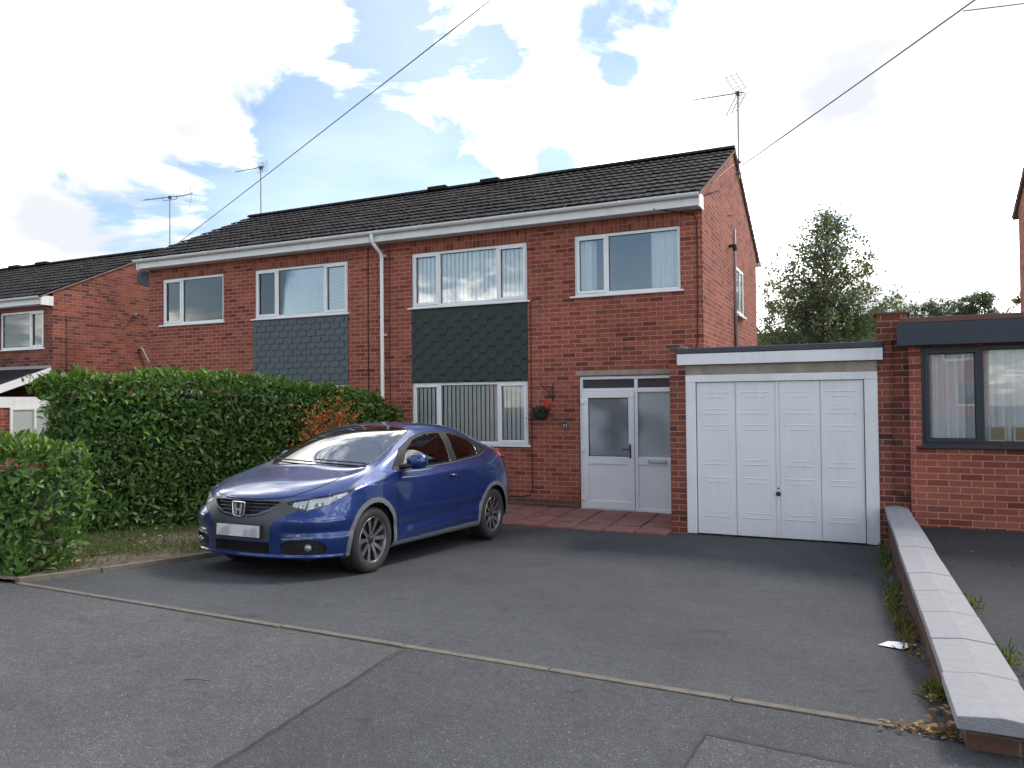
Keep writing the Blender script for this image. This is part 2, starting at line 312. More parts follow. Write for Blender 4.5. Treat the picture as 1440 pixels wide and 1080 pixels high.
mb = MB(); P = [(-0.66, 3.36), (-0.68, 3.0), (-.7, 2.2), (1.2, 2.1), (1.2, 3.2)]
mb.add([(x, y, hz(x, y) + .008) for x, y in P], [tuple(range(len(P)))])
tag(obj('trench_patch', mb, M_ASPH2), kind='structure')
# dark joints round the patches
mb = MB()
def strip(pts, w, dz):
    for (x0, y0), (x1, y1) in zip(pts[:-1], pts[1:]):
        d = Vector((x1 - x0, y1 - y0)); n = Vector((-d.y, d.x)).normalized() * w
        mb.quad((x0 - n.x, y0 - n.y, hz(x0, y0) + dz), (x0 + n.x, y0 + n.y, hz(x0, y0) + dz), (x1 + n.x, y1 + n.y, hz(x1, y1) + dz), (x1 - n.x, y1 - n.y, hz(x1, y1) + dz))
def wob(a, b, n=14, amp=.008):
    return [(a[0] + (b[0] - a[0]) * t + random.uniform(-amp, amp), a[1] + (b[1] - a[1]) * t + random.uniform(-amp, amp)) for t in [i / n for i in range(n + 1)]]
strip(wob((-2.50, edge_y(-2.5) - .05), (-2.42, 3.0)) + wob((-2.42, 3.0), (-2.34, 2.2)), .005, .012)
strip(wob((-.68, 3.0), (-.66, 3.36), 8, .004) + wob((-.66, 3.36), (1.2, 3.2), 20, .004), .004, .013)
tag(obj('pavement_joint', mb, simple('tar_joint', (.02, .02, .021), .9)), kind='structure')
# drive
DR = [(-6.35, .36, 3.95)]
mb = MB(); rows = [edge_y(0)] + [3.8 + .2 * i for i in range(1, 33)]
for i, (y0, y1) in enumerate(zip(rows[:-1], rows[1:])):
    def xl(y): return -6.42 if y < 8 else -6.42 - (y - 8) * .1
    a0 = (xl(y0), y0 if i else edge_y(xl(y0)), 0); b0 = (.34, y0 if i else edge_y(.34), 0)
    if i == 0: y1 = 4.2
    elif y1 <= 4.21: continue
    V = []
    xsn = np.linspace(0, 1, 6)
    for u0, u1 in zip(xsn[:-1], xsn[1:]):
        def pt(u, yy, first):
            x = xl(yy) * (1 - u) + .34 * u; y = edge_y(x) if first else yy; return (x, y, gz(y) + .004)
        mb.quad(pt(u0, y0, i == 0), pt(u1, y0, i == 0), pt(u1, y1, False), pt(u0, y1, False))
tag(obj('driveway', mb, M_ASPH), kind='structure')
# neighbour's drive, level behind the low wall
nz = lambda y: .27 + .01 * (10.3 - y)
mb = MB(); 
for y0, y1 in ((3.75, 6), (6, 8), (8, 10.2)): mb.quad((.40, y0, nz(y0)), (9, y0, nz(y0)), (9, y1, nz(y1)), (.40, y1, nz(y1)))
mb.quad((.40, 3.75, nz(3.75)), (9, 3.75, nz(3.75)), (9, 3.70, .2), (.40, 3.70, .2))
tag(obj('neighbour_driveway', mb, M_ASPHN), kind='structure')
# edging between pavement and drive: flush concrete lengths
def edging(a, b, w, h, sunk=.0, gap=.012):
    mb = MB(); d = Vector((b[0] - a[0], b[1] - a[1])); n = Vector((-d.y, d.x)).normalized() * w / 2
    k = max(1, round(d.length / .91)); t = [i / k for i in range(k + 1)]; g = gap / d.length / 2
    for t0, t1 in zip(t[:-1], t[1:]):
        j = random.uniform(-.006, .006)
        for s0, s1 in ((t0 + g, t1 - g),):
            V = []
            for s in (s0, s1):
                x, y = a[0] + d.x * s, a[1] + d.y * s; z = gz(y)
                V += [(x - n.x + j, y - n.y + j, z - .08), (x + n.x + j, y + n.y + j, z - .08), (x + n.x + j, y + n.y + j, z + h), (x - n.x + j, y - n.y + j, z + h)]
            mb.add(V, [(0, 1, 2, 3), (7, 6, 5, 4), (0, 4, 5, 1), (1, 5, 6, 2), (2, 6, 7, 3), (3, 7, 4, 0)])
    return mb
tag(obj('edging_strip', edging(EDGE_A, EDGE_B, .05, .012), M_EDGE, bevel=.004), kind='structure')
tag(obj('verge_kerb', edging((-6.42, 4.07), (-6.50, 6.4), .06, .05), M_EDGE, bevel=.006), kind='structure')
# verge: soil between drive and hedges
mb = MB(); nx_, ny_ = 40, 90
for j in range(ny_ + 1):
    for i in range(nx_ + 1):
        x = -10.4 + (3.92) * i / nx_; y = 4.05 + (11.7 - 4.05) * j / ny_
        xx = min(x, -6.49 - (0 if y < 8 else (y - 8) * .1)); e = min(1, (-6.46 - xx) * 3)
        mb.v.append((xx, y, gz(y) + .02 + .05 * e * (noise.noise(Vector((x * 2, y * 2, 0))) + .7) + .015 * noise.noise(Vector((x * 9, y * 9, 3)))))
for j in range(ny_):
    for i in range(nx_): a = j * (nx_ + 1) + i; mb.f.append((a, a + 1, a + nx_ + 2, a + nx_ + 1))
tag(obj('verge_soil', mb, M_SOIL, smooth=True), kind='structure')
# red paving slabs in front of the door
M_SLAB = simple('red_slab', (.235, .105, .088), .85, var=.3, vscale=4, bump=.35, bscale=70)
mb = MB(); 
for j in range(4):
    for i in range(-4, 8):
        x0 = -5.55 + .45 * i - .03 * j; y0 = 9.96 + .45 * j
        x1 = min(x0 + .425, -2.44 if y0 < 10.3 else -2.3); 
        if x0 > -2.5: continue
        z = .03 + random.uniform(-.006, .006); tl = random.uniform(-.006, .006)
        y0c = y0 + (max(0, (-3.3 - x0)) * -.0)
        mb.add([(x0, y0c, -.02), (x1, y0c, -.02), (x1, y0 + .425, -.02), (x0, y0 + .425, -.02), (x0, y0c, z), (x1, y0c, z + tl), (x1, y0 + .425, z + tl), (x0, y0 + .425, z)],
               [(0, 3, 2, 1), (4, 5, 6, 7), (0, 1, 5, 4), (1, 2, 6, 5), (2, 3, 7, 6), (3, 0, 4, 7)])
tag(obj('paved_path', mb, M_SLAB, bevel=.006), kind='structure')

# ------------------------------------------------------------------ building blocks
def wall_front(name, x0, x1, z0, z1, y, holes, m, parent, thick=.1, label=None):
    xs = sorted({x0, x1} | {h[0] for h in holes} | {h[1] for h in holes}); zs = sorted({z0, z1} | {h[2] for h in holes} | {h[3] for h in holes})
    mb = MB()
    for a, b in zip(xs[:-1], xs[1:]):
        for c, d in zip(zs[:-1], zs[1:]):
            cx, cz = (a + b) / 2, (c + d) / 2
            if any(h[0] < cx < h[1] and h[2] < cz < h[3] for h in holes): continue
            mb.quad((a, y, c), (b, y, c), (b, y, d), (a, y, d))
    for h in holes:
        a, b, c, d = h
        mb.quad((a, y, c), (a, y + thick, c), (a, y + thick, d), (a, y, d)); mb.quad((b, y, c), (b, y, d), (b, y + thick, d), (b, y + thick, c))
        mb.quad((a, y, d), (a, y + thick, d), (b, y + thick, d), (b, y, d)); mb.quad((a, y, c), (b, y, c), (b, y + thick, c), (a, y + thick, c))
    o = obj(name, mb, m, parent, recalc=False); return o
def window(house, x0, x1, z0, z1, y, cells, kind, fm=None, label=None, sill=True, seedv=0, sashes=None, sillw=.07):
    """cells: widths; frame recessed 3 cm in the opening. parts: window > pane, sill, blind"""
    fm = fm or M_UPVC; fy = y + .025; mb = MB(); F = .05; D = .06
    mb.box(x0, x1, fy, fy + D, z0, z0 + F); mb.box(x0, x1, fy, fy + D, z1 - F, z1)
    mb.box(x0, x0 + F, fy + .001, fy + D, z0 + F, z1 - F); mb.box(x1 - F, x1, fy + .001, fy + D, z0 + F, z1 - F)
    tot = sum(c[0] for c in cells); x = x0; gl = []
    for i, (w, sash) in enumerate(cells):
        w = w * (x1 - x0) / tot; a = x0 + F if i == 0 else x + F / 2; b = x1 - F if i == len(cells) - 1 else x + w - F / 2
        if i: mb.box(x - F / 2, x + F / 2, fy + .001, fy + D, z0 + F, z1 - F)
        if sash:
            S = .042; sa, sb, sc, se = a - .012, b + .012, z0 + F - .012, z1 - F + .012; q = fy - .014
            mb.box(sa, sb, q, fy + .03, sc, sc + S); mb.box(sa, sb, q, fy + .03, se - S, se); mb.box(sa, sa + S, q + .001, fy + .03, sc + S, se - S); mb.box(sb - S, sb, q + .001, fy + .03, sc + S, se - S)
            gl.append((sa + S, sb - S, sc + S, se - S))
        else: gl.append((a, b, z0 + F, z1 - F))
        x += w
    w = obj('window', mb, fm, house, bevel=.004)
    if label: w['label'] = label
    for a, b, c, d in gl:
        g = MB().box(a - .004, b + .004, fy + .032, fy + .038, c - .004, d + .004); obj('pane', g, M_GLASS2 if z0 > 2.8 else M_GLASS, w)
        # black gasket round the glass
    gk = MB()
    for a, b, c, d in gl:
        for q in ((a, b, c, c + .007), (a, b, d - .007, d), (a, a + .007, c + .007, d - .007), (b - .007, b, c + .007, d - .007)): gk.box(q[0], q[1], fy + .022, fy + .031, q[2], q[3])
    obj('gasket', gk, M_BLACK, w)
    if sill:
        s = MB().box(x0 - sillw, x1 + sillw * .7, y - .045, fy + .02, z0 - .032, z0 - .002); obj('sill', s, fm, w, bevel=.006)
    # room behind
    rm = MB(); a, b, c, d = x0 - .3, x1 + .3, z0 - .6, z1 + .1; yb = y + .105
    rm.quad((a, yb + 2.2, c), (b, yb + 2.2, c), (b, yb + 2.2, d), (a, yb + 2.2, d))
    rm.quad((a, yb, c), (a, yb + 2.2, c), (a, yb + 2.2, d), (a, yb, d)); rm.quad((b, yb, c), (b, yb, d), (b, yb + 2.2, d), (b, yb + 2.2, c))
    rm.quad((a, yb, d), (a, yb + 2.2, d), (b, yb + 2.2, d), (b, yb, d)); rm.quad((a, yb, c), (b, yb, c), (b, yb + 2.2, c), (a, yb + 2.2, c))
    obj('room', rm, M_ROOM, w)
    yc = fy + .046; rnd = random.Random(seedv)
    if kind == 'vertical':
        mb = MB(); x = x0 + .02; gap_at = x0 + (x1 - x0) * .5
        while x < x1 - .02:
            wd = .0805; sk = .0
            if seedv == 5 and abs(x - gap_at) < .10: sk = rnd.uniform(.02, .05)
            tl = rnd.uniform(-.004, .004)
            mb.quad((x, yc + .03, z0 + .03), (x + wd, yc, z0 + .03), (x + wd + sk * .4, yc + tl, z1 - .02), (x + sk * .4, yc + .03 + tl, z1 - .02)); x += .083
        obj('vertical_blind', mb, M_BLIND, w, recalc=False)
    elif kind == 'venetian':
        mb = MB(); z = z0 + .03
        while z < z1 - .03:
            mb.quad((x0 + .02, yc, z), (x1 - .02, yc, z), (x1 - .02, yc + .018, z + .024), (x0 + .02, yc + .018, z + .024)); z += .026
        obj('venetian_blind', mb, M_BLIND, w, recalc=False)
    elif kind in ('curtains', 'nets'):
        spans = [(x0, x0 + .33, 0), (x1 - .48, x1, 0)] if kind == 'curtains' else [(x0, x0 + .46, 0), (x1 - .75, x1, 0), (x0 + .2, x1 - .5, .06)]
        for s0, s1, dy in spans:
            mb = MB(); n = int((s1 - s0) / .012); V = []; ph = rnd.uniform(0, 6)
            for i in range(n + 1):
                x = s0 + (s1 - s0) * i / n; yy = yc + .04 + dy + .022 * math.sin(x * 62 + ph) + .012 * math.sin(x * 23 + ph)
                V += [(x, yy, z0 - .1), (x, yy + .01 * math.sin(x * 31), z1)]
            mb.add(V, [(2 * i, 2 * i + 2, 2 * i + 3, 2 * i + 1) for i in range(n)]); obj('curtain', mb, M_CURT, w, smooth=True, recalc=False)
    return w

M_TILE, t_, p_, o_ = newmat('concrete_tile')
def _tile():
    t, p = t_, p_; L = t.links.new; tc = N(t, 'ShaderNodeTexCoord')
    at = N(t, 'ShaderNodeAttribute', attribute_name='rnd')
    n = N(t, 'ShaderNodeTexNoise', i={'Scale': 16.0, 'Detail': 8.0, 'Roughness': .8}); L(tc.outputs['Object'], n.inputs['Vector'])
    r = N(t, 'ShaderNodeValToRGB'); L(n.outputs[0], r.inputs[0]); e = r.color_ramp.elements
    e[0].position = .40; e[0].color = (.007, .006, .0065, 1); e[1].position = .68; e[1].color = (.115, .098, .090, 1); q = e.new(.53); q.color = (.022, .0185, .019, 1)
    mr = N(t, 'ShaderNodeMapRange', i={3: .65, 4: 1.35}); L(at.outputs['Fac'], mr.inputs[0])
    x = N(t, 'ShaderNodeMix', data_type='RGBA', blend_type='MULTIPLY', i={0: 1.0}); L(r.outputs[0], x.inputs[6]); L(mr.outputs[0], x.inputs[7]); L(x.outputs[2], p.inputs['Base Color'])
    p.inputs['Roughness'].default_value = .9; p.inputs['Specular IOR Level'].default_value = .2
    b = N(t, 'ShaderNodeBump', i={'Strength': .6, 'Distance': .01}); L(n.outputs[0], b.inputs['Height']); L(b.outputs[0], p.inputs['Normal'])
_tile()
def tiled_slope(name, x0, x1, ye, ze, yr, zr, parent, tw=.30, gauge=.33, ragged=0.0):
    """interlocking concrete tiles laid in courses from eave (ye, ze) to ridge (yr, zr)"""
    d = Vector((0, yr - ye, zr - ze)); Ls = d.length; d.normalize(); n = Vector((0, -d.z, d.y)); 
    if n.z < 0: n = -n
    nc = round(Ls / gauge); g = Ls / nc; nt_ = round((x1 - x0) / tw); w = (x1 - x0) / nt_
    prof = [(0, .004), (.05, .008), (.14, .009), (.24, .007), (.30, .001), (.46, 0), (.54, .004), (.60, .008), (.72, .009), (.82, .006), (.88, .001), (1.0, 0)]
    V = []; F = []; rv = []
    for c in range(nc):
        off = 0
        for k in range(nt_):
            xa = x0 + k * w; lift = random.uniform(0, .009); rr_ = random.random(); sh = random.uniform(-.004, .004)
            o = len(V)
            for s, hh in ((c * g - .035 + sh, .024), ((c + 1) * g + .03, -.002)):
                for u, h in prof:
                    P = Vector((xa + u * w, ye, ze)) + d * s + n * (h + hh + (lift if hh > 0 else 0)); V.append(P)
            m = len(prof)
            for u, h in prof:  # front edge thickness
                P = Vector((xa + u * w, ye, ze)) + d * (c * g - .035 + sh) + n * (h + .004 + lift); V.append(P)
            for i in range(m - 1):
                F.append((o + i, o + i + 1, o + m + i + 1, o + m + i)); F.append((o + 2 * m + i, o + 2 * m + i + 1, o + i + 1, o + i))
            F.append((o, o + m, o + 2 * m)); F.append((o + m - 1, o + 3 * m - 1, o + 2 * m - 1))
            rv += [rr_] * (3 * m)
    mb = MB(); mb.v = [tuple(v) for v in V]; mb.f = F
    o = obj(name, mb, M_TILE, parent, recalc=False)
    a = o.data.attributes.new('rnd', 'FLOAT', 'POINT'); a.data.foreach_set('value', rv)
    return o
ROOF_S = .4713
def gutter(parent, x0, x1, y, z, brackets=True, joints=.9):
    """white half-round gutter with brackets"""
    mb = MB(); n = 10; V = []
    for x in (x0, x1):
        for k in range(n + 1):
            t = math.pi * k / n; V.append((x, y - .055 * math.cos(t), z - .055 * math.sin(t)))
        for k in range(n + 1):
            t = math.pi * (n - k) / n; V.append((x, y - .050 * math.cos(t), z + .002 - .048 * math.sin(t)))
    m = 2 * n + 2
    mb.add(V, [(i, (i + 1) % m, m + (i + 1) % m, m + i) for i in range(m)] + [tuple(range(m))[::-1], tuple(range(m, 2 * m))])
    x = x0 + .25
    while x < x1 - .05:
        for k in range(n):
            t0, t1 = math.pi * k / n, math.pi * (k + 1) / n
            mb.add([(xx, y - r_ * math.cos(t), z + .004 - r_ * math.sin(t)) for xx in (x - .02, x + .02) for t in (t0, t1) for r_ in (.056, .063)],
                   [(0, 2, 6, 4), (1, 5, 7, 3), (0, 1, 3, 2), (4, 6, 7, 5), (0, 4, 5, 1), (2, 3, 7, 6)])
        x += joints
    return obj('gutter', mb, M_UPVC, parent, smooth=40, recalc=True)

def semi(name, label, x0, x1, dz, brick, wins, panel=None, group='brick houses along the street', y0=11.8, yb=17.95, gable_r=True, gable_l=True, downpipe=None, zb=-1.0, door=None, extra_holes=(), fascia_box='r'):
    h = thing(name, label, 'house', ((x0 + x1) / 2, (y0 + yb) / 2, 0), group)
    zt = 4.80 + dz; yr = 14.88; ze = 4.86 + dz; ye = 11.46; zr = ze + (yr - ye) * ROOF_S
    holes = [w[:4] for w in wins] + list(extra_holes) + ([panel[0]] if panel else [])
    wall_front('front_wall', x0, x1, zb, zt, y0, holes, brick, h)
    def gable(x, s):
        top = lambda y: ze + (y - ye) * ROOF_S - .03 if y <= yr else ze + (2 * yr - y - ye) * ROOF_S - .03
        poly = [(y0, zb), (yb, zb), (yb, top(yb)), (yr, top(yr)), (y0, top(y0))]
        return poly
    if gable_r is True: obj('gable_wall', MB().add([(x1, p, q) for p, q in gable(x1, 1)], [(0, 1, 2, 3, 4)]), brick, h, recalc=False)
    if gable_l is True: obj('gable_wall', MB().add([(x0, p, q) for p, q in gable(x0, 1)], [(4, 3, 2, 1, 0)]), brick, h, recalc=False)
    obj('rear_wall', MB().quad((x1, yb, zb), (x0, yb, zb), (x0, yb, zt), (x1, yb, zt)), brick, h, recalc=False)
    lo, ro = (x0 - .06 if gable_l else x0), (x1 + .05 if gable_r else x1)
    rf = tiled_slope('roof', lo, ro, ye, ze, yr, zr, h)
    tiled_slope('rear_slope', lo, ro, 2 * yr - ye, ze, yr, zr, rf)
    # under-cloak / felt board just below tiles
    mb = MB().prism([(ye + .02, ze - .015), (yr, zr - .015), (2 * yr - ye - .02, ze - .015), (2 * yr - ye - .02, ze - .05), (yr, zr - .05), (ye + .02, ze - .05)], 'x', lo + .01, ro - .01)
    obj('verge', mb, M_SKIRT, h)
    # ridge tiles
    mb = MB(); x = lo
    while x < ro - .05:
        x2 = min(x + .45, ro); V = []
        for xx in (x, x2 - .008):
            for k in range(9):
                t = math.pi * k / 8; V.append((xx, yr - .115 * math.cos(t), zr + .0 + .075 * math.sin(t)))
        mb.add(V, [(k, k + 1, 9 + k + 1, 9 + k) for k in range(8)] + [tuple(range(9)), tuple(range(9, 18))[::-1]]); x = x2
    rg = obj('ridge', mb, M_TILE, rf, smooth=40, recalc=True); a = rg.data.attributes.new('rnd', 'FLOAT', 'POINT'); a.data.foreach_set('value', [.35] * len(rg.data.vertices))
    # fascia, soffit
    mb = MB().box(x0 - (.0 if gable_l is not True else .02), x1 + (.0 if gable_r is not True else .02), 11.53, 11.555, 4.665 + dz, ze - .02)
    obj('fascia', mb, M_WPAINT, h, bevel=.003)
    obj('soffit', MB().box(x0, x1, 11.556, y0 - .002, 4.668 + dz, 4.69 + dz), M_WPAINT, h)
    if gable_r is True: obj('box_end', MB().box(x1 + .0, x1 + .028, 11.50, 11.80, 4.64 + dz, 4.86 + dz), M_WPAINT, h, bevel=.004)
    if gable_l is True: obj('box_end', MB().box(x0 - .028, x0, 11.50, 11.80, 4.64 + dz, 4.86 + dz), M_WPAINT, h, bevel=.004)
    gutter(h, x0 - (.06 if gable_l else 0), x1 + (.0 if not gable_r else .03), 11.47, ze - .02)
    for i, w in enumerate(wins):
        a, b, c, d, cells, kind = w[:6]
        window(h, a, b, c, d, y0, cells, kind, seedv=w[6] if len(w) > 6 else i, sillw=.07)
        if d > 3.2 + dz:   # soldier course over upper windows
            s = MB().box(a - .03, b + .03, y0 - .004, y0 + .02, d + .003, d + .218); obj('soldier_course', s, M_SOLD if brick is M_BRICK else M_SOLD, h)
    return h

# ------------------------------------------------------------------ our two semis
XL, XP, XR = -14.14, -8.20, -2.27
C3 = [(.56, 1), (1.16, 0), (.56, 1)]; C2 = [(.55, 1), (1.18, 0)]
winsR = [(-7.46, -5.185, 3.46, 4.44, C3, 'vertical', 5), (-4.34, -2.61, 3.465, 4.45, C2, 'curtains', 2), (-7.465, -5.19, 1.03, 2.105, C3, 'vertical', 3)]
PAN_R = (-7.465, -5.185, 2.105, 3.425)
DOOR = (-4.285, -2.50, 0.0, 2.16)
hR = semi('brick_house', 'red brick semi with dark green shingle panel and white glazed front door beside garage', XP, XR, 0, M_BRICK, winsR, extra_holes=[PAN_R, DOOR], gable_l=False)
winsL = [(-11.155, -8.87, 3.455, 4.435, C3, 'venetian', 4), (-13.74, -11.99, 3.455, 4.44, C2, 'venetian', 6), (-11.155, -8.87, 1.03, 2.105, C3, 'vertical', 7), (-13.74, -12.6, .9, 2.2, [(1, 0)], 'none', 8)]
PAN_L = (-11.2, -8.86, 2.105, 3.42)
hL = semi('brick_house', 'red brick semi with blue grey scalloped tile panel, half hidden by the tall hedge', XL, XP, 0, M_BRICK, winsL, extra_holes=[PAN_L], gable_r=False)
M_GSH = simple('green_shingle', (.032, .047, .040), .85, var=.18, vscale=5, bump=.5, bscale=220)
M_BSH = simple('slate_grey_tile', (.078, .100, .106), .7, var=.15, vscale=6, bump=.3, bscale=90)
def shingles(x0, x1, z0, z1, y, w, rowh, style, m, parent):
    mb = MB(); mb.box(x0, x1, y + .02, y + .03, z0, z1); rnd = random.Random(3)
    z = z1 - rowh; r = 0; rows = []
    while z > z0 - rowh * 1.2:
        off = (r % 2) * w / 2; x = x0 - w + off
        while x < x1 + w:
            lift = rnd.uniform(0, .004); dzv = rnd.uniform(-.006, .006) if style == 'scallop' else 0
            yb = y - .006 - lift * .5; yt = y + .012; zt = z + rowh * (2.1 if style == 'hex' else 1.35)
            if style == 'hex': pr = [(0.0, 1), (.16, 1), (.344, 0), (.656, 0), (.84, 1), (1.0, 1)]
            else: pr = [(.02, .55), (.05, .20), (.18, .02), (.5, .0), (.82, .02), (.95, .20), (.98, .55)]
            pts = []
            for u, v in pr:
                px = x + u * w; pz = z + v * rowh + dzv; pts.append((min(max(px, x0), x1), max(pz, z0)))
            pts = [p for i, p in enumerate(pts) if i == 0 or p != pts[i - 1]]
            if len({p[0] for p in pts}) > 1 and zt > z0 + .02:
                ztc = min(zt, z1); zt_ = ztc
                def Y(pz): return yb + (yt - yb) * min(1, max(0, (pz - z) / (zt - z)))
                if zt_ > max(p[1] for p in pts) + .005:
                    top = [(pts[-1][0], zt_), (pts[0][0], zt_)]; poly = pts + top; n = len(poly)
                    V = [(a, Y(b), b) for a, b in poly] + [(a, Y(b) + .003, b) for a, b in poly]
                    mb.add(V, [tuple(range(n))] + [(i, n + i, n + (i + 1) % n, (i + 1) % n) for i in range(len(pts) - 1)])
            x += w
        z -= rowh; r += 1
    return obj('shingle_panel', mb, m, parent, recalc=False)
shingles(PAN_R[0] + .005, PAN_R[1] - .005, PAN_R[2] + .002, PAN_R[3], 11.79, .32, .117, 'hex', M_GSH, hR)
shingles(PAN_L[0] + .005, PAN_L[1] - .005, PAN_L[2] + .002, PAN_L[3], 11.79, .225, .122, 'scallop', M_BSH, hL)
# ridge vents on the right half, at the party wall
rfR = [o for o in hR.children if o.name.startswith('roof')][0]
for xa, xb in ((-8.9, -8.43), (-7.58, -7.13)):
    pr = hR if xa > XP else hL
    o = obj('ridge_vent', MB().box(xa, xb, 14.74, 15.02, 6.47, 6.565), M_TILE, pr, bevel=.02)
    a = o.data.attributes.new('rnd', 'FLOAT', 'POINT'); a.data.foreach_set('value', [.2] * len(o.data.vertices))
# plinth course, lintel over the door, soil-stained courses
obj('plinth', MB().box(XP, DOOR[0] - .002, 11.795, 11.85, -.1, .15), M_PLINTH, hR)
obj('door_lintel', MB().box(-4.33, -2.44, 11.794, 11.85, 2.175, 2.245), M_CONC, hR)
# front door set
def door_set():
    x0, x1, z0, z1 = -4.28, -2.50, .0, 2.155; y = 11.8; fy = y + .03
    mb = MB(); F = .05
    mb.box(x0, x1, fy, fy + .06, z1 - F, z1); mb.box(x0, x1, fy, fy + .06, z0, z0 + .03)
    for a, b in ((x0, x0 + .045), (-3.372, -3.318), (x1 - F, x1)): mb.box(a, b, fy + .001, fy + .06, z0 + .03, z1 - F)
    mb.box(x0 + .045, -3.372, fy + .002, fy + .06, 1.915, 1.962); mb.box(-3.318, x1 - F, fy + .002, fy + .06, 1.893, 1.962)
    mb.box(-3.318, x1 - F, fy + .002, fy + .06, .75, .872); mb.box(-3.318, x1 - F, fy + .004, fy + .05, .03, .06)
    fr = obj('door_frame', mb, M_UPVC, hR, bevel=.005)
    obj('door_step', MB().box(-4.30, x1, 11.74, 11.86, -.04, .012), M_CONC, hR, bevel=.006)
    for a, b in ((x0 + .045, -3.372), (-3.318, x1 - F)): obj('toplight', MB().box(a, b, fy + .035, fy + .042, 1.962, z1 - F), simple('dark_glass', (.04, .045, .05), .1), fr)
    obj('side_pane', MB().box(-3.318, x1 - F, fy + .035, fy + .042, .872, 1.893), M_OBSC, fr)
    obj('side_panel', MB().box(-3.318, x1 - F, fy + .022, fy + .034, .06, .75), M_UPVC, fr)
    lb = obj('letterbox', MB().box(-3.16, -2.86, fy - .012, fy + .001, .777, .835), M_SILVER, fr, bevel=.006); obj('flap', MB().box(-3.13, -2.89, fy - .018, fy - .0125, .79, .822), simple('satin_flap', (.55, .55, .57), .3, .9), lb, bevel=.003)
    # leaf
    a, b, c, d = -4.232, -3.376, .032, 1.912; q = fy - .012; mb = MB(); s = .095
    mb.box(a, b, q, fy + .04, c, c + .125); mb.box(a, b, q, fy + .04, d - .105, d); mb.box(a, a + s, q + .001, fy + .04, c + .125, d - .105); mb.box(b - s, b, q + .001, fy + .04, c + .125, d - .105)
    mb.box(a + s, b - s, q + .002, fy + .04, .745, .87)
    lf = obj('front_door', mb, M_UPVC, hR, bevel=.006)
    obj('door_pane', MB().box(a + s, b - s, fy + .01, fy + .018, .87, d - .105), M_OBSC, lf)
    obj('lower_panel', MB().box(a + s, b - s, fy + .006, fy + .018, c + .125, .745), M_UPVC, lf)
    gk = MB()
    for (ga, gb, gc, gd) in ((a + s, b - s, .87, d - .105),):
        for u in ((ga, gb, gc, gc + .01), (ga, gb, gd - .01, gd), (ga, ga + .01, gc + .01, gd - .01), (gb - .01, gb, gc + .01, gd - .01)): gk.box(u[0], u[1], q + .008, fy + .0095, u[2], u[3])
    obj('gasket', gk, M_BLACK, lf)
    hd = MB().box(-3.46, -3.43, q - .012, q, .85, 1.07); hd.tube([(-3.445, q - .045, .99), (-3.56, q - .05, .99)], .009); hd.tube([(-3.445, q - .01, .99), (-3.445, q - .045, .99)], .009)
    obj('handle', hd, M_BLACK, lf, bevel=.003)
    for z in (.19, .98, 1.75): obj('hinge', MB().box(-4.262, -4.19, q - .02, q - .001, z - .035, z + .035), M_UPVC, lf, bevel=.006)
    obj('inner_wall', MB().box(x0 - .1, x1 + .1, fy + .25, fy + .3, -.1, 2.3), M_ROOM, fr)
door_set()
# downpipe with swan neck
def downpipe(parent, x, ztop=4.80, zbot=.05, m=None):
    yw = 11.8 - .06
    pts = [(x - .03, 11.47, ztop), (x - .03, 11.47, ztop - .10), (x - .02, 11.50, ztop - .17), (x + .0, 11.70, ztop - .30), (x, yw, ztop - .37), (x, yw, ztop - .5), (x, yw, zbot)]
    dp = obj('downpipe', MB().tube(pts, .034, 14), m or M_UPVC, parent, smooth=50)
    for z in (4.45, 3.0, 1.6):
        obj('pipe_bracket', MB().tube([(x, yw, z - .02), (x, yw, z + .02)], .041, 14).box(x - .06, x + .06, yw + .03, 11.799, z - .015, z + .015), M_UPVC, dp, smooth=50)
downpipe(hR, -8.06)
# party line joint and cables on the wall
def cable(parent, pts, r=.006, m=None, name='cable'): return obj(name, MB().tube(pts, r, 6), m or M_CABLE, parent, smooth=True)
cable(hL, [(-8.40, 11.793, 4.66), (-8.405, 11.793, 3.1), (-8.40, 11.793, 1.2)], .008)
cable(hR, [(-7.93, 11.793, 4.66), (-7.935, 11.793, 3.4), (-7.93, 11.793, 1.0)], .006)
cable(hR, [(-4.95, 11.792, 3.47), (-5.09, 11.792, 3.46), (-5.125, 11.792, 3.40), (-5.125, 11.792, 2.0), (-5.12, 11.792, .28), (-5.16, 11.792, .2), (-5.3, 11.792, .17), (-5.9, 11.792, .16)], .007)
cable(hR, [(-2.95, 11.52, 4.68), (-2.62, 11.7, 4.64), (-2.40, 11.792, 4.60), (-2.35, 11.792, 4.5), (-2.35, 11.792, 3.6), (-2.36, 11.792, 2.7), (-2.38, 11.792, 2.56), (-2.45, 11.79, 2.52)], .008)
cable(hL, [(-13.6, 11.792, 2.37), (-12.9, 11.792, 2.40), (-12.2, 11.792, 2.40), (-11.85, 11.792, 2.42), (-11.8, 11.792, 2.30), (-11.8, 11.792, 2.1)], .006)
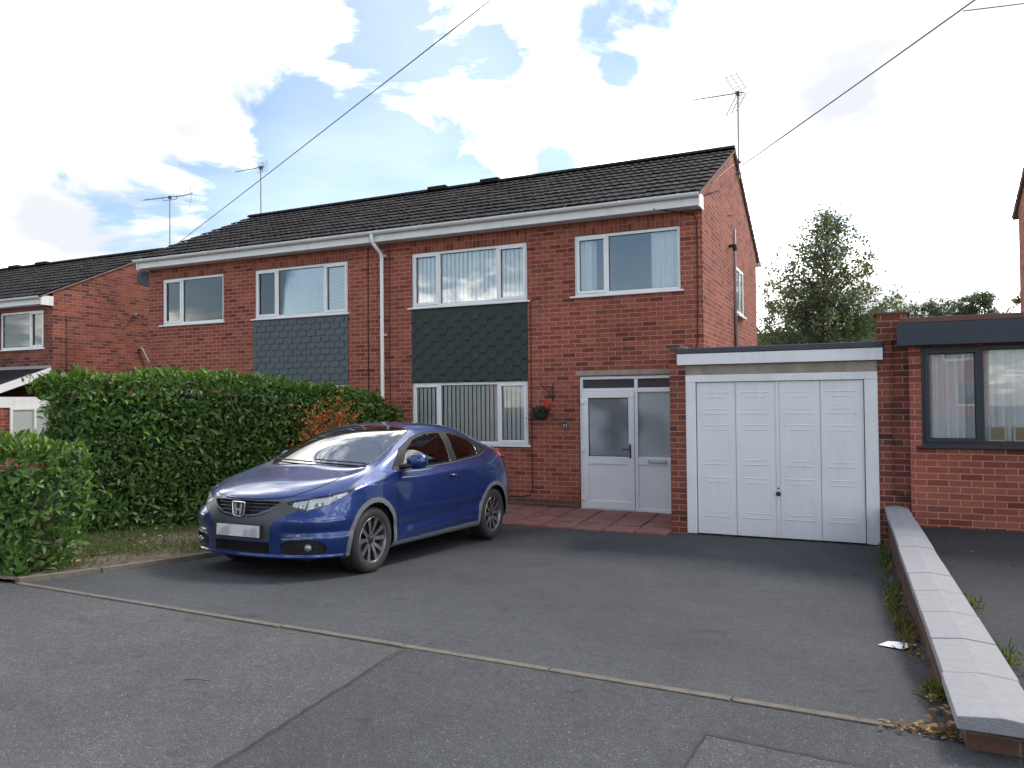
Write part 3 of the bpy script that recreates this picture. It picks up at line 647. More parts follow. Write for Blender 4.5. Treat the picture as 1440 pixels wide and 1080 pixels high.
# side wall of the right semi: pipe, light, window, cables
gx = XR
def side_window():
    y0, y1, z0, z1 = 14.86, 15.75, 3.37, 4.26; x = gx
    mb = MB(); F = .06
    mb.box(x - .03, x + .03, y0, y1, z0, z0 + F); mb.box(x - .03, x + .03, y0, y1, z1 - F, z1)
    for a in (y0, (y0 + y1) / 2 - F / 2, y1 - F): mb.box(x - .03, x + .029, a, a + F, z0 + F, z1 - F)
    w = obj('window', mb, M_UPVC, hR, bevel=.004)
    obj('pane', MB().box(x + .002, x + .012, y0 + F, y1 - F, z0 + F, z1 - F), simple('side_glass', (.10, .12, .13), .06), w)
    obj('sill', MB().box(x + .001, x + .08, y0 - .05, y1 + .05, z0 - .04, z0), M_UPVC, w)
side_window()
obj('waste_pipe', MB().tube([(gx + .03, 14.78, 4.93), (gx + .03, 14.78, 2.5)], .02, 8), simple('grey_pipe', (.30, .27, .28), .5), hR, smooth=True)
obj('waste_pipe', MB().tube([(gx + .03, 14.62, 3.5), (gx + .03, 14.62, 2.5)], .012, 8), M_CABLE, hR, smooth=True)
obj('flue_cowl', MB().tube([(gx - .02, 14.25, 4.53), (gx + .10, 14.25, 4.53)], .03, 10).tube([(gx + .10, 14.25, 4.55), (gx + .12, 14.25, 4.44)], .04, 10), M_BLACK, hR, smooth=50)
cable(hR, [(gx + .012, 11.9, 4.86), (gx + .012, 13.3, 5.55), (gx + .012, 14.9, 6.2)], .007, simple('pale_cable', (.3, .26, .24), .7))
cable(hR, [(gx + .012, 11.9, 4.9), (gx + .012, 13.4, 5.35), (gx + .012, 15.1, 6.12)], .006)
cable(hR, [(gx + .012, 14.1, 5.05), (gx + .012, 14.9, 5.25)], .006)
obj('rear_gutter', MB().tube([(gx - .6, 18.22, 4.80), (gx + .08, 18.22, 4.80)], .05, 8), M_UPVC, hR)
obj('party_strip', MB().box(XP - .012, XP + .012, 11.515, 11.532, 4.66, 4.84), M_WPAINT, hL)

# ------------------------------------------------------------------ left neighbour
DZL = -.55
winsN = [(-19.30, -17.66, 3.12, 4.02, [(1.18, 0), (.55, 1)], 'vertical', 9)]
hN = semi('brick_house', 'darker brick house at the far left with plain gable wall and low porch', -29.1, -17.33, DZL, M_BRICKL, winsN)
obj('rain_pipe_stub', MB().tube([(-17.29, 14.18, 3.26), (-17.27, 14.42, 2.84)], .022, 8), simple('pale_pipe', (.55, .5, .48), .6), hN)
fl = obj('boiler_flue', MB().tube([(-17.36, 14.02, 4.09), (-17.20, 14.02, 4.08)], .055, 12), simple('flue_grey', (.3, .28, .27), .6), hN, smooth=50)
obj('flue_mouth', MB().tube([(-17.199, 14.02, 4.08), (-17.19, 14.02, 4.08)], .042, 12), M_BLACK, fl)
cable(hN, [(-17.32, 12.15, 3.9), (-17.32, 12.15, 2.0)], .007)
# white streaks under the flue
for xa, xb in ((-23.75, -23.3), (-22.5, -22.0)):
    o = obj('ridge_vent', MB().box(xa, xb, 14.74, 15.02, 6.47 + DZL, 6.565 + DZL), M_TILE, hN, bevel=.02)
    a = o.data.attributes.new('rnd', 'FLOAT', 'POINT'); a.data.foreach_set('value', [.2] * len(o.data.vertices))
# lean-to porch in front
def porch():
    xp = -17.36; yb, yf = 11.8, 10.05; zb_, zf_ = 2.62, 1.98
    obj('porch_roof', MB().prism([(yb - .01, zb_ + .02), (yf - .15, zf_ - .04), (yf - .15, zf_ - .10), (yb - .01, zb_ - .05)], 'x', -23.0, xp - .02), M_TILE, hN)
    obj('porch_verge', MB().prism([(yb - .012, zb_ + .03), (yf - .15, zf_ - .02), (yf - .15, zf_ - .20), (yb - .012, zb_ - .15)], 'x', xp - .018, xp + .01), M_WPAINT, hN)
    obj('porch_flashing', MB().box(-23.0, xp, 11.76, 11.79, 2.62, 2.70), simple('grey_flashing', (.3, .3, .3), .6), hN)
    obj('porch_wall', MB().box(-23.0, xp - .06, 10.15, 11.79, -.6, 1.72), M_BRICK, hN)
    obj('porch_fascia', MB().box(-23.0, xp - .04, 10.12, 11.79, 1.722, 1.96), M_WPAINT, hN)
    w = obj('window', MB().box(xp - .055, xp - .02, 10.86, 11.78, .70, .75).box(xp - .055, xp - .02, 10.86, 11.78, 1.67, 1.72).box(xp - .055, xp - .02, 10.86, 10.91, .75, 1.67).box(xp - .055, xp - .02, 11.40, 11.45, .75, 1.67), M_UPVC, hN)
    obj('pane', MB().box(xp - .055, xp - .04, 10.91, 11.78, .75, 1.67), simple('porch_glass', (.42, .45, .42), .15), w)
porch()
# ------------------------------------------------------------------ right neighbour (mostly out of frame)
hE = semi('brick_house', 'tall brick house just inside the right edge, behind the flat roofed extension', 2.72, 8.6, .5, M_BRICK, [(3.2, 5.4, 3.96, 4.94, C3, 'vertical', 11)])

# ------------------------------------------------------------------ garage
M_GDOOR = streaky('white_garage_steel', (.74, .75, .75), (.52, .50, .46), .28)
g = thing('garage', 'flat roofed brick garage with white up-and-over door, left of the grey framed window', 'garage', (-1.1, 11.5, 0))
GY = 10.3
obj('left_pier', MB().box(-2.445, -2.231, GY, 11.798, -.1, 2.48), M_BRICKG, g)
obj('pier_cap', MB().box(-2.50, -2.30, GY - .02, 10.75, 2.482, 2.505), M_FELT, g)
obj('party_pier', MB().box(.088, .42, GY, 10.7, -.1, 2.775).prism([(10.7, -.1), (16.5, -.1), (16.5, 2.45), (11.1, 2.45), (10.7, 2.775)], 'x', .20, .42), M_BRICKG, g)
obj('pier_cap', MB().box(.06, .45, GY - .03, 10.75, 2.777, 2.80), simple('brown_flashing', (.10, .06, .05), .8), g, bevel=.004)
obj('parapet_flashing', MB().prism([(10.751, 2.79), (11.15, 2.47), (11.15, 2.44), (10.751, 2.76)], 'x', .16, .46), M_FELT, g)
obj('lintel', MB().box(-2.31, .086, GY + .012, GY + .1, 2.098, 2.232), M_CONC, g, bevel=.004)
obj('fascia', MB().box(-2.33, .148, GY - .05, GY - .022, 2.232, 2.378), M_WPAINT, g, bevel=.004)
obj('roof_deck', MB().box(-2.25, .16, GY - .01, 16.5, 2.30, 2.40), M_FELT, g)
obj('felt_edge', MB().box(-2.335, .15, GY - .06, GY + .12, 2.380, 2.455), M_FELT, g, bevel=.012)
fr = MB().box(-2.229, -2.10, GY - .012, GY + .08, 0, 2.0).box(-.062, .086, GY - .012, GY + .08, 0, 2.0).box(-2.229, .086, GY - .014, GY + .08, 2.001, 2.095)
obj('door_frame', fr, M_WPAINT, g, bevel=.006)
def garage_door():
    y = GY + .02; x0, x1, z0, z1 = -2.092, -.070, .008, 1.995
    d = obj('garage_door', MB().box(x0, x1, y + .012, y + .03, z0, z1), M_GDOOR, g)
    cols = [(-2.088, -1.594), (-1.586, -1.100), (-1.048, -.568), (-.560, -.074)]
    zz = [(.238, .754), (.92, 1.438), (1.584, 1.862)]
    mb = MB()
    for cx0, cx1 in cols:
        # sheet with pressed panels; strips between
        xs_ = [cx0, cx0 + .075, cx1 - .075, cx1]; zprev = z0
        for (a, b) in zz + [(None, None)]:
            if a is None: mb.quad((cx0, y, zprev), (cx1, y, zprev), (cx1, y, z1), (cx0, y, z1)); break
            mb.quad((cx0, y, zprev), (cx1, y, zprev), (cx1, y, a), (cx0, y, a))
            mb.quad((cx0, y, a), (xs_[1], y, a), (xs_[1], y, b), (cx0, y, b)); mb.quad((xs_[2], y, a), (cx1, y, a), (cx1, y, b), (xs_[2], y, b))
            X0, X1 = xs_[1], xs_[2]
            mb.quad((X0, y, a), (X1, y, a), (X1, y, b), (X0, y, b)); zprev = b
            for zc, inx, sg_ in ((b, .0, 1), (b - .064, .05, -1), (a + .064, .05, 1), (a, .0, -1)):     # pressed ridges
                xa_, xb_ = X0 + inx - .01, X1 - inx + .01
                mb.add([(xa_, y - .0005, zc - .009), (xb_, y - .0005, zc - .009), (xb_ - .02, y - .006, zc - .002 * sg_), (xa_ + .02, y - .006, zc - .002 * sg_), (xb_, y - .0005, zc + .007), (xa_, y - .0005, zc + .007)],
                       [(0, 1, 2, 3), (3, 2, 4, 5), (0, 3, 5), (1, 4, 2)])
    mb.box(-1.096, -1.052, y - .004, y + .011, z0, z1)
    obj('pressed_panels', mb, M_GDOOR, d, recalc=False)
    h = MB().lathe([(0, -.035), (.02, -.033), (.026, -.02), (.018, -.008), (.03, 0)], 16, 'y', (-1.074, y - .005, .565)); obj('handle', h, M_BLACK, d, smooth=True)
    obj('lock', MB().lathe([(0, -.01), (.011, -.008), (.012, 0)], 12, 'y', (-1.074, y - .005, .635)), M_BLACK, d, smooth=True)
garage_door()
obj('garage_gloom', MB().box(-2.2, .08, GY + .09, GY + .12, 0, 2.1), M_DARK, g)

# ------------------------------------------------------------------ converted garage with grey window
e = thing('extension', 'flat roofed brick extension with dark grey fascia and dark grey window at the right', 'extension', (1.6, 11.5, 0))
EY = 10.16
WN = (.545, 2.45, 1.215, 2.36)
wall_front('front_wall', .421, 2.72, -.1, 2.68, EY, [WN], M_BRICK, e)
obj('side_return', MB().quad((.421, EY, -.1), (.421, EY + .16, -.1), (.421, EY + .16, 2.68), (.421, EY, 2.68)), M_BRICK, e, recalc=False)
obj('roof_deck', MB().box(.45, 2.72, EY + .02, 16.5, 2.62, 2.66), M_FELT, e)
obj('fascia', MB().box(.295, 2.72, EY - .16, EY - .13, 2.375, 2.635), M_NAVYF, e, bevel=.004)
obj('soffit', MB().box(.295, 2.72, EY - .129, EY - .002, 2.377, 2.39), M_NAVYF, e)
obj('brown_trim', MB().box(.33, 2.72, EY - .15, EY + .12, 2.637, 2.70), simple('brown_trim', (.13, .06, .05), .7, var=.2), e, bevel=.006)
w = window(e, *WN, EY, [(.60, 1), (1.3, 0)], 'nets', fm=M_NAVY, seedv=21, sillw=.06)
for xa in (1.225, 1.465):
    pf = thing('picture_frame', 'small pale wooden frame standing on the sill behind the grey window, ' + ('left one' if xa < 1.3 else 'at the photo edge'), 'picture frame', (xa + .08, EY + .13, WN[2] + .05), 'frames on the window sill')
    z = WN[2] + .05
    obj('frame', MB().box(xa, xa + .17, EY + .11, EY + .125, z, z + .018).box(xa, xa + .17, EY + .11, EY + .125, z + .16, z + .178).box(xa, xa + .018, EY + .11, EY + .125, z + .018, z + .16).box(xa + .152, xa + .17, EY + .11, EY + .125, z + .018, z + .16), simple('pale_frame', (.7, .68, .62), .6), pf)
    obj('backing', MB().box(xa + .018, xa + .152, EY + .114, EY + .122, z + .018, z + .16), M_WOOD, pf)

# ------------------------------------------------------------------ boundary wall with coping
bw = thing('boundary_wall', 'low brick boundary wall with sloping pale grey concrete coping, between the two drives', 'wall', (.3, 7, 0))
def bwx(y): return .135 + (10.3 - y) * (.30 - .135) / 6.7
def bwz(y): return .485 + (10.3 - y) * (.03) / 6.7
def bww(y): return .25 + (10.3 - y) * .06 / 6.7
mb = MB(); Y0, Y1 = 3.60, 10.298
for yy0, yy1 in zip(np.linspace(Y0 + .07, Y1, 7)[:-1], np.linspace(Y0 + .07, Y1, 7)[1:]):
    V = []
    for y in (yy0, yy1):
        xa = bwx(y) + .035; xb = bwx(y) + bww(y) - .03; zt = bwz(y) - .066; V += [(xa, y, -.1), (xb, y, -.1), (xb, y, zt), (xa, y, zt)]
    F = [(0, 4, 5, 1), (1, 5, 6, 2), (2, 6, 7, 3), (3, 7, 4, 0)]
    if yy0 < Y0 + .1: F.append((0, 1, 2, 3))
    mb.add(V, F)
obj('brickwork', mb, brick_mat('wall_brick', [(0, (.06, .035, .028)), (.5, (.115, .06, .045)), (1, (.085, .055, .045))], (.15, .115, .09), zoff=.03), bw, recalc=False)
k = 12; L = (Y1 - Y0) / k
for i in range(k):
    ya, yb = Y0 + i * L + .003, Y0 + (i + 1) * L - .003; V = []; j = random.uniform(-.004, .004); jz = random.uniform(-.003, .003)
    for y in (ya, yb):
        x0, x1, zt = bwx(y) + j, bwx(y) + bww(y) + j, bwz(y) + jz
        V += [(x0, y, zt - .065), (x1, y, zt - .065), (x1, y, zt - .012), ((x0 + x1) / 2, y, zt + .004), (x0, y, zt - .012)]
    obj('coping_stone', MB().add(V, [(0, 1, 2, 3, 4), (9, 8, 7, 6, 5)] + [(q, 5 + q, 5 + (q + 1) % 5, (q + 1) % 5) for q in range(5)]), M_COPE, bw, bevel=.005)

# ------------------------------------------------------------------ blue hatchback
def paint():
    m, t, p, o = newmat('blue_metallic_paint'); L = t.links.new
    tc = N(t, 'ShaderNodeTexCoord'); v = N(t, 'ShaderNodeTexVoronoi', i={'Scale': 900.0}); L(tc.outputs['Object'], v.inputs['Vector'])
    sp = N(t, 'ShaderNodeSeparateXYZ'); L(v.outputs['Color'], sp.inputs[0])
    r = N(t, 'ShaderNodeMapRange', i={3: .75, 4: 1.35}); L(sp.outputs[0], r.inputs[0])
    x = N(t, 'ShaderNodeMix', data_type='RGBA', blend_type='MULTIPLY', i={0: 1.0}); x.inputs[6].default_value = (.0015, .026, .145, 1); L(r.outputs[0], x.inputs[7]); L(x.outputs[2], p.inputs['Base Color'])
    p.inputs['Metallic'].default_value = .45; p.inputs['Roughness'].default_value = .32; p.inputs['Coat Weight'].default_value = 1.0; p.inputs['Coat Roughness'].default_value = .03; p.inputs['Coat IOR'].default_value = 1.55
    return m
M_PAINT = paint()
M_MASK = simple('grey_bumper_mask', (.075, .082, .082), .35, .25, var=.08)
M_TRIM = simple('satin_grey_trim', (.16, .17, .185), .42, .2, var=.06)
M_TYRE = simple('tyre_rubber', (.022, .022, .023), .75, var=.2, vscale=12, bump=.25, bscale=50)
M_RIM = simple('machined_alloy', (.32, .31, .32), .3, .85, var=.1)
M_RIMD = simple('dark_alloy', (.045, .045, .05), .4, .6)
M_CGLASS = glass_mat('car_glass', tint=(.42, .48, .48), base=.045)
M_WGLASS = glass_mat('windscreen_glass', tint=(.50, .56, .56), base=.26)
M_LENS = glass_mat('lamp_lens', tint=(.93, .95, .97), base=.05)
M_REFL = simple('lamp_reflector', (.92, .93, .95), .35, .25)
M_TAIL = simple('red_lens', (.35, .008, .012), .15, coat=1.0)
def bspl(P, n, axis, mirror):
    """uniform cubic B-spline through control array P along axis; mirror: y negated ends"""
    P = np.moveaxis(P, axis, 0)
    def ends(a, b, mir):
        if mir:
            q = b.copy(); q[..., 1] *= -1; return q
        return 2 * a - b
    P = np.concatenate([ends(P[0], P[1], mirror[0])[None], P, ends(P[-1], P[-2], mirror[1])[None]])
    m = P.shape[0] - 3; t = np.linspace(0, m, m * n + 1); i = np.minimum(t.astype(int), m - 1); u = (t - i)[:, None, None]
    w = [(1 - u) ** 3 / 6, (3 * u ** 3 - 6 * u ** 2 + 4) / 6, (-3 * u ** 3 + 3 * u ** 2 + 3 * u + 1) / 6, u ** 3 / 6]
    o = sum(w[k] * P[i + k] for k in range(4)); return np.moveaxis(o, 0, axis)
ROWS = [
 [(2.02,0,.205),(2.00,.33,.205),(1.90,.60,.205),(1.76,.74,.205),(1.60,.78,.20),(1.26,.78,.19),(.85,.76,.19),(.45,.76,.19),(0,.76,.19),(-.45,.76,.19),(-.9,.76,.19),(-1.35,.78,.2),(-1.75,.76,.24),(-2.0,.64,.27),(-2.08,.35,.28),(-2.1,0,.28)],
 [(2.10,0,.235),(2.075,.33,.235),(1.975,.62,.235),(1.82,.785,.235),(1.62,.85,.235),(1.26,.865,.23),(.85,.85,.225),(.45,.845,.225),(0,.845,.225),(-.45,.845,.225),(-.9,.85,.225),(-1.35,.87,.24),(-1.75,.84,.28),(-2.04,.70,.30),(-2.13,.36,.31),(-2.16,0,.31)],
 [(2.115,0,.36),(2.09,.33,.36),(1.995,.62,.36),(1.84,.805,.36),(1.64,.872,.36),(1.26,.885,.36),(.85,.868,.36),(.45,.862,.36),(0,.862,.36),(-.45,.862,.36),(-.9,.868,.36),(-1.35,.885,.36),(-1.75,.86,.40),(-2.05,.73,.42),(-2.14,.37,.42),(-2.16,0,.42)],
 [(2.135,0,.50),(2.11,.33,.50),(2.005,.62,.50),(1.85,.80,.50),(1.64,.875,.50),(1.26,.887,.50),(.85,.875,.52),(.45,.872,.52),(0,.872,.52),(-.45,.872,.52),(-.9,.878,.52),(-1.35,.89,.52),(-1.75,.865,.53),(-2.05,.74,.54),(-2.15,.38,.54),(-2.17,0,.54)],
 [(2.12,0,.625),(2.09,.33,.63),(1.97,.61,.645),(1.81,.78,.66),(1.62,.865,.67),(1.26,.888,.69),(.85,.88,.69),(.45,.878,.69),(0,.878,.70),(-.45,.878,.70),(-.9,.884,.70),(-1.35,.892,.71),(-1.75,.865,.70),(-2.05,.74,.68),(-2.15,.38,.67),(-2.17,0,.67)],
 [(2.07,0,.735),(2.03,.33,.74),(1.89,.60,.765),(1.72,.755,.785),(1.55,.84,.81),(1.24,.868,.845),(.85,.862,.865),(.45,.862,.875),(0,.866,.88),(-.45,.868,.89),(-.9,.872,.90),(-1.35,.865,.91),(-1.75,.83,.90),(-2.0,.70,.87),(-2.12,.38,.86),(-2.14,0,.86)],
 [(1.985,0,.79),(1.94,.30,.80),(1.79,.54,.825),(1.64,.68,.85),(1.49,.765,.885),(1.22,.80,.935),(.88,.805,.955),(.45,.820,.935),(0,.826,.95),(-.45,.828,.97),(-.9,.824,.995),(-1.35,.80,1.04),(-1.75,.765,1.06),(-2.0,.66,1.03),(-2.09,.37,1.01),(-2.11,0,1.01)],
 [(1.84,0,.845),(1.79,.26,.855),(1.67,.46,.875),(1.54,.585,.90),(1.41,.66,.93),(1.19,.705,.98),(.88,.745,1.04),(.42,.745,1.13),(-.02,.735,1.18),(-.45,.73,1.20),(-.9,.715,1.195),(-1.35,.695,1.165),(-1.73,.68,1.13),(-1.96,.60,1.09),(-2.04,.34,1.07),(-2.06,0,1.07)],
 [(1.69,0,.89),(1.65,.21,.895),(1.55,.37,.91),(1.44,.47,.93),(1.32,.54,.955),(1.16,.59,.99),(.86,.65,1.095),(.42,.615,1.275),(-.02,.585,1.385),(-.45,.575,1.41),(-.9,.565,1.38),(-1.33,.55,1.29),(-1.68,.54,1.19),(-1.88,.48,1.125),(-1.95,.27,1.10),(-1.97,0,1.10)],
 [(1.51,0,.935),(1.48,.13,.935),(1.42,.23,.945),(1.35,.29,.958),(1.27,.33,.975),(1.16,.36,1.01),(.93,.385,1.115),(.52,.365,1.305),(.03,.345,1.435),(-.45,.335,1.46),(-.9,.33,1.43),(-1.32,.32,1.34),(-1.64,.31,1.23),(-1.81,.27,1.155),(-1.87,.15,1.13),(-1.89,0,1.13)],
 [(1.38,0,.965),(1.36,0,.968),(1.33,0,.975),(1.29,0,.985),(1.24,0,.997),(1.17,0,1.022),(.95,0,1.125),(.55,0,1.315),(.06,0,1.45),(-.45,0,1.475),(-.9,0,1.445),(-1.32,0,1.355),(-1.62,0,1.24),(-1.77,0,1.17),(-1.82,0,1.15),(-1.84,0,1.14)]]
def inpoly(x, y, poly):
    r = np.zeros(x.shape, bool); n = len(poly)
    for i in range(n):
        (x0, y0), (x1, y1) = poly[i], poly[(i + 1) % n]
        c = ((y0 > y) != (y1 > y)); r ^= c & (x < (x1 - x0) * (y - y0) / ((y1 - y0) if y1 != y0 else 1e-9) + x0)
    return r
def smoothpoly(pts, it=2):
    for _ in range(it):
        q = []
        for i in range(len(pts)):
            a, b = pts[i], pts[(i + 1) % len(pts)]; q += [(a[0] * .78 + b[0] * .22, a[1] * .78 + b[1] * .22), (a[0] * .22 + b[0] * .78, a[1] * .22 + b[1] * .78)]
        pts = q
    return pts
FAX, RAX, WR = 1.26, -1.345, .318
def build_car():
    D0 = np.array(ROWS, float); C = D0.copy()
    for _ in range(3):
        E = bspl(bspl(C, 1, 1, (True, True)), 1, 0, (False, True)); C += .75 * (D0 - E); C[:, 0, 1] = 0; C[:, -1, 1] = 0; C[-1, :, 1] = 0
    nu, nv = 48, 22
    G = bspl(bspl(C, nu, 1, (True, True)), nv, 0, (False, True))      # [rows, cols, 3]
    G[-1, :, 1] = 0; G[:, 0, 1] = 0; G[:, -1, 1] = 0
    nr, nc = G.shape[:2]
    U, Vv = np.meshgrid(np.arange(nc) / nu, np.arange(nr) / nv); X, Y, Z = G[..., 0], G[..., 1], G[..., 2]
    # body shaping along the normal: swage lines, wheel arch flare, door scallop
    def normals(G):
        du = np.gradient(G, axis=1); dv = np.gradient(G, axis=0); n = np.cross(dv, du); l = np.linalg.norm(n, axis=2, keepdims=True); n = n / np.maximum(l, 1e-9)
        return n
    n = normals(G); s = np.sign((n[..., 1] * 1.0).sum()); n *= s
    side = (Y > .6) & (U > 2.6) & (U < 13)
    disp = np.zeros_like(X)
    for ax in (FAX, RAX):
        d = np.hypot(X - ax, Z - WR); disp += np.where(side, .020 * np.exp(-((np.maximum(d, .36) - .36) / .13) ** 2) * np.clip((Z - .15) * 4, 0, 1) * (Z < .85), 0)
    sg = lambda x, w: np.exp(-(x / w) ** 2)
    # lower door crease rising to the rear, shoulder crease
    zc = .30 + .05 * np.clip((.7 - X), 0, 2.2); disp += np.where(side & (X < .95) & (X > -.98), -.016 * sg(Z - zc - .10, .07), 0)
    # fender crease from lamp to the mirror
    zf = .80 + (1.60 - X) * .19; disp += np.where((U > 2.8) & (U < 7) & (X > .35), .010 * sg(Z - zf, .028) * np.clip((X - .35) * 4, 0, 1), 0)
    fb = np.clip((U - 1.25) * 3, 0, 1) * np.clip((4.3 - U) * 1.5, 0, 1)
    disp += fb * (.014 * sg(Z - .565, .055) - .012 * sg(Z - .455, .035)) + np.clip((4.2 - U) * 2, 0, 1) * .016 * sg(Z - .236, .014)
    G = G + n * disp[..., None]; X, Y, Z = G[..., 0], G[..., 1], G[..., 2]
    n = normals(G) * s
    n[-1, :, 1] = 0; n[:, 0, 1] = 0; n[:, -1, 1] = 0; n /= np.maximum(np.linalg.norm(n, axis=2, keepdims=True), 1e-9)
    # face classes
    fc = lambda A: (A[:-1, :-1] + A[1:, :-1] + A[:-1, 1:] + A[1:, 1:]) / 4
    fx, fy, fz, fu, fv = fc(X), fc(Y), fc(Z), fc(U), fc(Vv)
    cls = np.zeros(fx.shape, int)
    K = dict(body=0, cut=1, arch=2, wind=3, fwin=4, rwin=5, black=6, lamp=7, mask=8, grille=9, intake=10, fog=11, sill=12, tail=13, rglass=14, cowl=15, qwin=16, drl=17, gframe=18, archlip=19)
    fside = (fy > .5) & (fx < 1.75) & (fx > -1.95)
    def setc(m, k, over=None): cls[m & ((cls == 0) if over is None else True)] = K[k]
    for ax in (FAX, RAX):
        d = np.hypot(fx - ax, fz - WR); low = fz < .75
        setc(fside & low & (d < .362), 'cut', 1); setc(fside & low & (d >= .362) & (d < .412) & (fz > .20), 'arch')
    setc(fside & (fx < FAX - .36) & (fx > RAX + .36) & (fz < .245 + .012 * np.clip(.9 - fx, 0, 2)), 'sill')
    # greenhouse
    A = lambda p: inpoly(fx, fz, p)
    gh = fside & (fv > 5.4)
    OUT = [(.86, .965), (.30, .972), (-.42, 1.005), (-1.12, 1.065), (-1.42, 1.135), (-1.30, 1.20), (-1.05, 1.285), (-.78, 1.345), (-.45, 1.375), (-.05, 1.362), (.26, 1.30), (.56, 1.185)]
    out_ = gh & A(OUT) & (fv < 8.25)
    setc(out_, 'black')
    IN1 = [(.66, .985), (.28, .99), (-.36, 1.023), (-.40, 1.20), (-.37, 1.345), (-.05, 1.335), (.25, 1.272), (.50, 1.150)]
    IN2 = [(-.50, 1.030), (-1.08, 1.083), (-1.13, 1.19), (-1.02, 1.262), (-.76, 1.32), (-.52, 1.343), (-.51, 1.20)]
    IN3 = [(-1.17, 1.11), (-1.36, 1.14), (-1.27, 1.185), (-1.18, 1.22)]
    cls[out_ & A(IN1)] = K['fwin']; cls[out_ & A(IN2)] = K['rwin']; cls[out_ & A(IN3)] = K['qwin']
    # windscreen, in surface coordinates
    WS = [(5.08, 11), (5.08, 9.2), (5.13, 8.7), (5.25, 8.32), (5.6, 8.02), (6.2, 8.05), (7.0, 8.12), (7.58, 8.25), (7.72, 8.6), (7.78, 9.4), (7.80, 11)]
    ws = inpoly(fu, fv, WS); setc(ws, 'wind')
    WO = [(4.93, 11), (4.93, 9.2), (4.98, 8.5), (5.10, 8.05), (5.5, 7.86), (6.2, 7.93), (7.0, 8.03), (7.60, 8.19), (7.75, 8.6), (7.81, 9.4), (7.83, 11)]
    setc(inpoly(fu, fv, WO), 'cowl')
    setc(inpoly(fu, fv, [(11.15, 11), (11.15, 8.6), (11.4, 8.3), (12.2, 8.35), (12.6, 8.8), (12.7, 11)]), 'rglass')
    # head lamp, in (u, z)
    LP = smoothpoly([(1.30, .722), (1.9, .752), (2.5, .775), (3.2, .80), (3.95, .835), (4.42, .868), (4.25, .845), (3.7, .775), (3.1, .715), (2.55, .665), (2.15, .632), (1.9, .645), (1.6, .690)], 1)
    setc(inpoly(fu, fz, LP), 'lamp')
    fr = fx > 1.5
    GRF = smoothpoly([(-.47, .735), (.47, .735), (.37, .66), (.22, .592), (0, .575), (-.22, .592), (-.37, .66)], 1)
    GR = [(-.40, .728), (.40, .728), (.33, .675), (.20, .617), (0, .603), (-.20, .617), (-.33, .675)]
    MK = [(-.1, .745), (.50, .745), (.59, .66), (.49, .615), (.39, .57), (.345, .51), (.325, .372), (-.1, .372)]
    setc(fr & inpoly(fy, fz, GR), 'grille'); setc(fr & inpoly(fy, fz, GRF), 'gframe')
    setc(fr & inpoly(fy, fz, MK) & (fu < 3), 'mask')
    setc(fr & (fy < .325) & (fz > .262) & (fz < .358) & (fu < 3), 'intake')
    FG = smoothpoly([(.43, .255), (.70, .255), (.785, .275), (.79, .34), (.73, .392), (.44, .378)], 1)
    FGr = inpoly(fy, fz, FG) & fr & (fu < 4); setc(FGr, 'fog')
    setc(inpoly(fy, fz, [(.45, .385), (.70, .40), (.71, .417), (.45, .402)]) & fr & (fu < 3.6), 'drl', 1)
    setc((fu > 11.7) & (fu < 13.9) & (fz > .985 + .12 * (fx + 2.0)) & (fz < 1.115) & (fy > .40) & (fx < -1.66), 'tail', 1)
    # depth of recessed classes
    depth = {'grille': -.05, 'intake': -.09, 'fog': -.05, 'lamp': 0.0, 'arch': .010, 'sill': .008, 'black': -.004, 'fwin': -.006, 'rwin': -.006, 'qwin': -.005, 'wind': -.003, 'cowl': -.008, 'tail': .03, 'drl': .006, 'mask': -.004, 'gframe': .004}
    mats = {'body': M_PAINT, 'arch': M_TRIM, 'wind': M_WGLASS, 'fwin': M_CGLASS, 'rwin': M_CGLASS, 'qwin': M_BLACK, 'black': simple('window_surround', (.010, .010, .011), .6, spec=.25), 'lamp': M_LENS, 'mask': M_MASK,
            'grille': simple('grille_black', (.006, .006, .007), .6), 'intake': simple('intake_black', (.004, .004, .005), .7), 'fog': simple('fog_bezel', (.008, .008, .009), .6), 'sill': M_TRIM, 'tail': M_TAIL, 'rglass': M_CGLASS, 'cowl': simple('cowl_black', (.016, .016, .018), .5), 'drl': M_TRIM, 'gframe': simple('dark_chrome', (.10, .10, .11), .25, .9)}
    names = {'body': 'body', 'arch': 'wheel_arch_trim', 'wind': 'windscreen', 'fwin': 'front_window', 'rwin': 'rear_window', 'qwin': 'quarter_window', 'black': 'window_surround', 'lamp': 'headlight', 'mask': 'bumper_mask', 'grille': 'grille', 'intake': 'lower_intake',
             'fog': 'fog_lamp_recess', 'sill': 'sill_trim', 'tail': 'tail_light', 'rglass': 'tailgate_glass', 'cowl': 'windscreen_seal', 'drl': 'running_light', 'gframe': 'grille_frame'}
    root = thing('blue_hatchback', 'shiny dark blue five door hatchback parked on the drive beside the tall hedge', 'car', (0, 0, 0))
    idx = np.arange(nr * nc).reshape(nr, nc)
    quads = np.stack([idx[:-1, :-1], idx[:-1, 1:], idx[1:, 1:], idx[1:, :-1]], -1)
    P = G.reshape(-1, 3); Nn = n.reshape(-1, 3); cb = {}
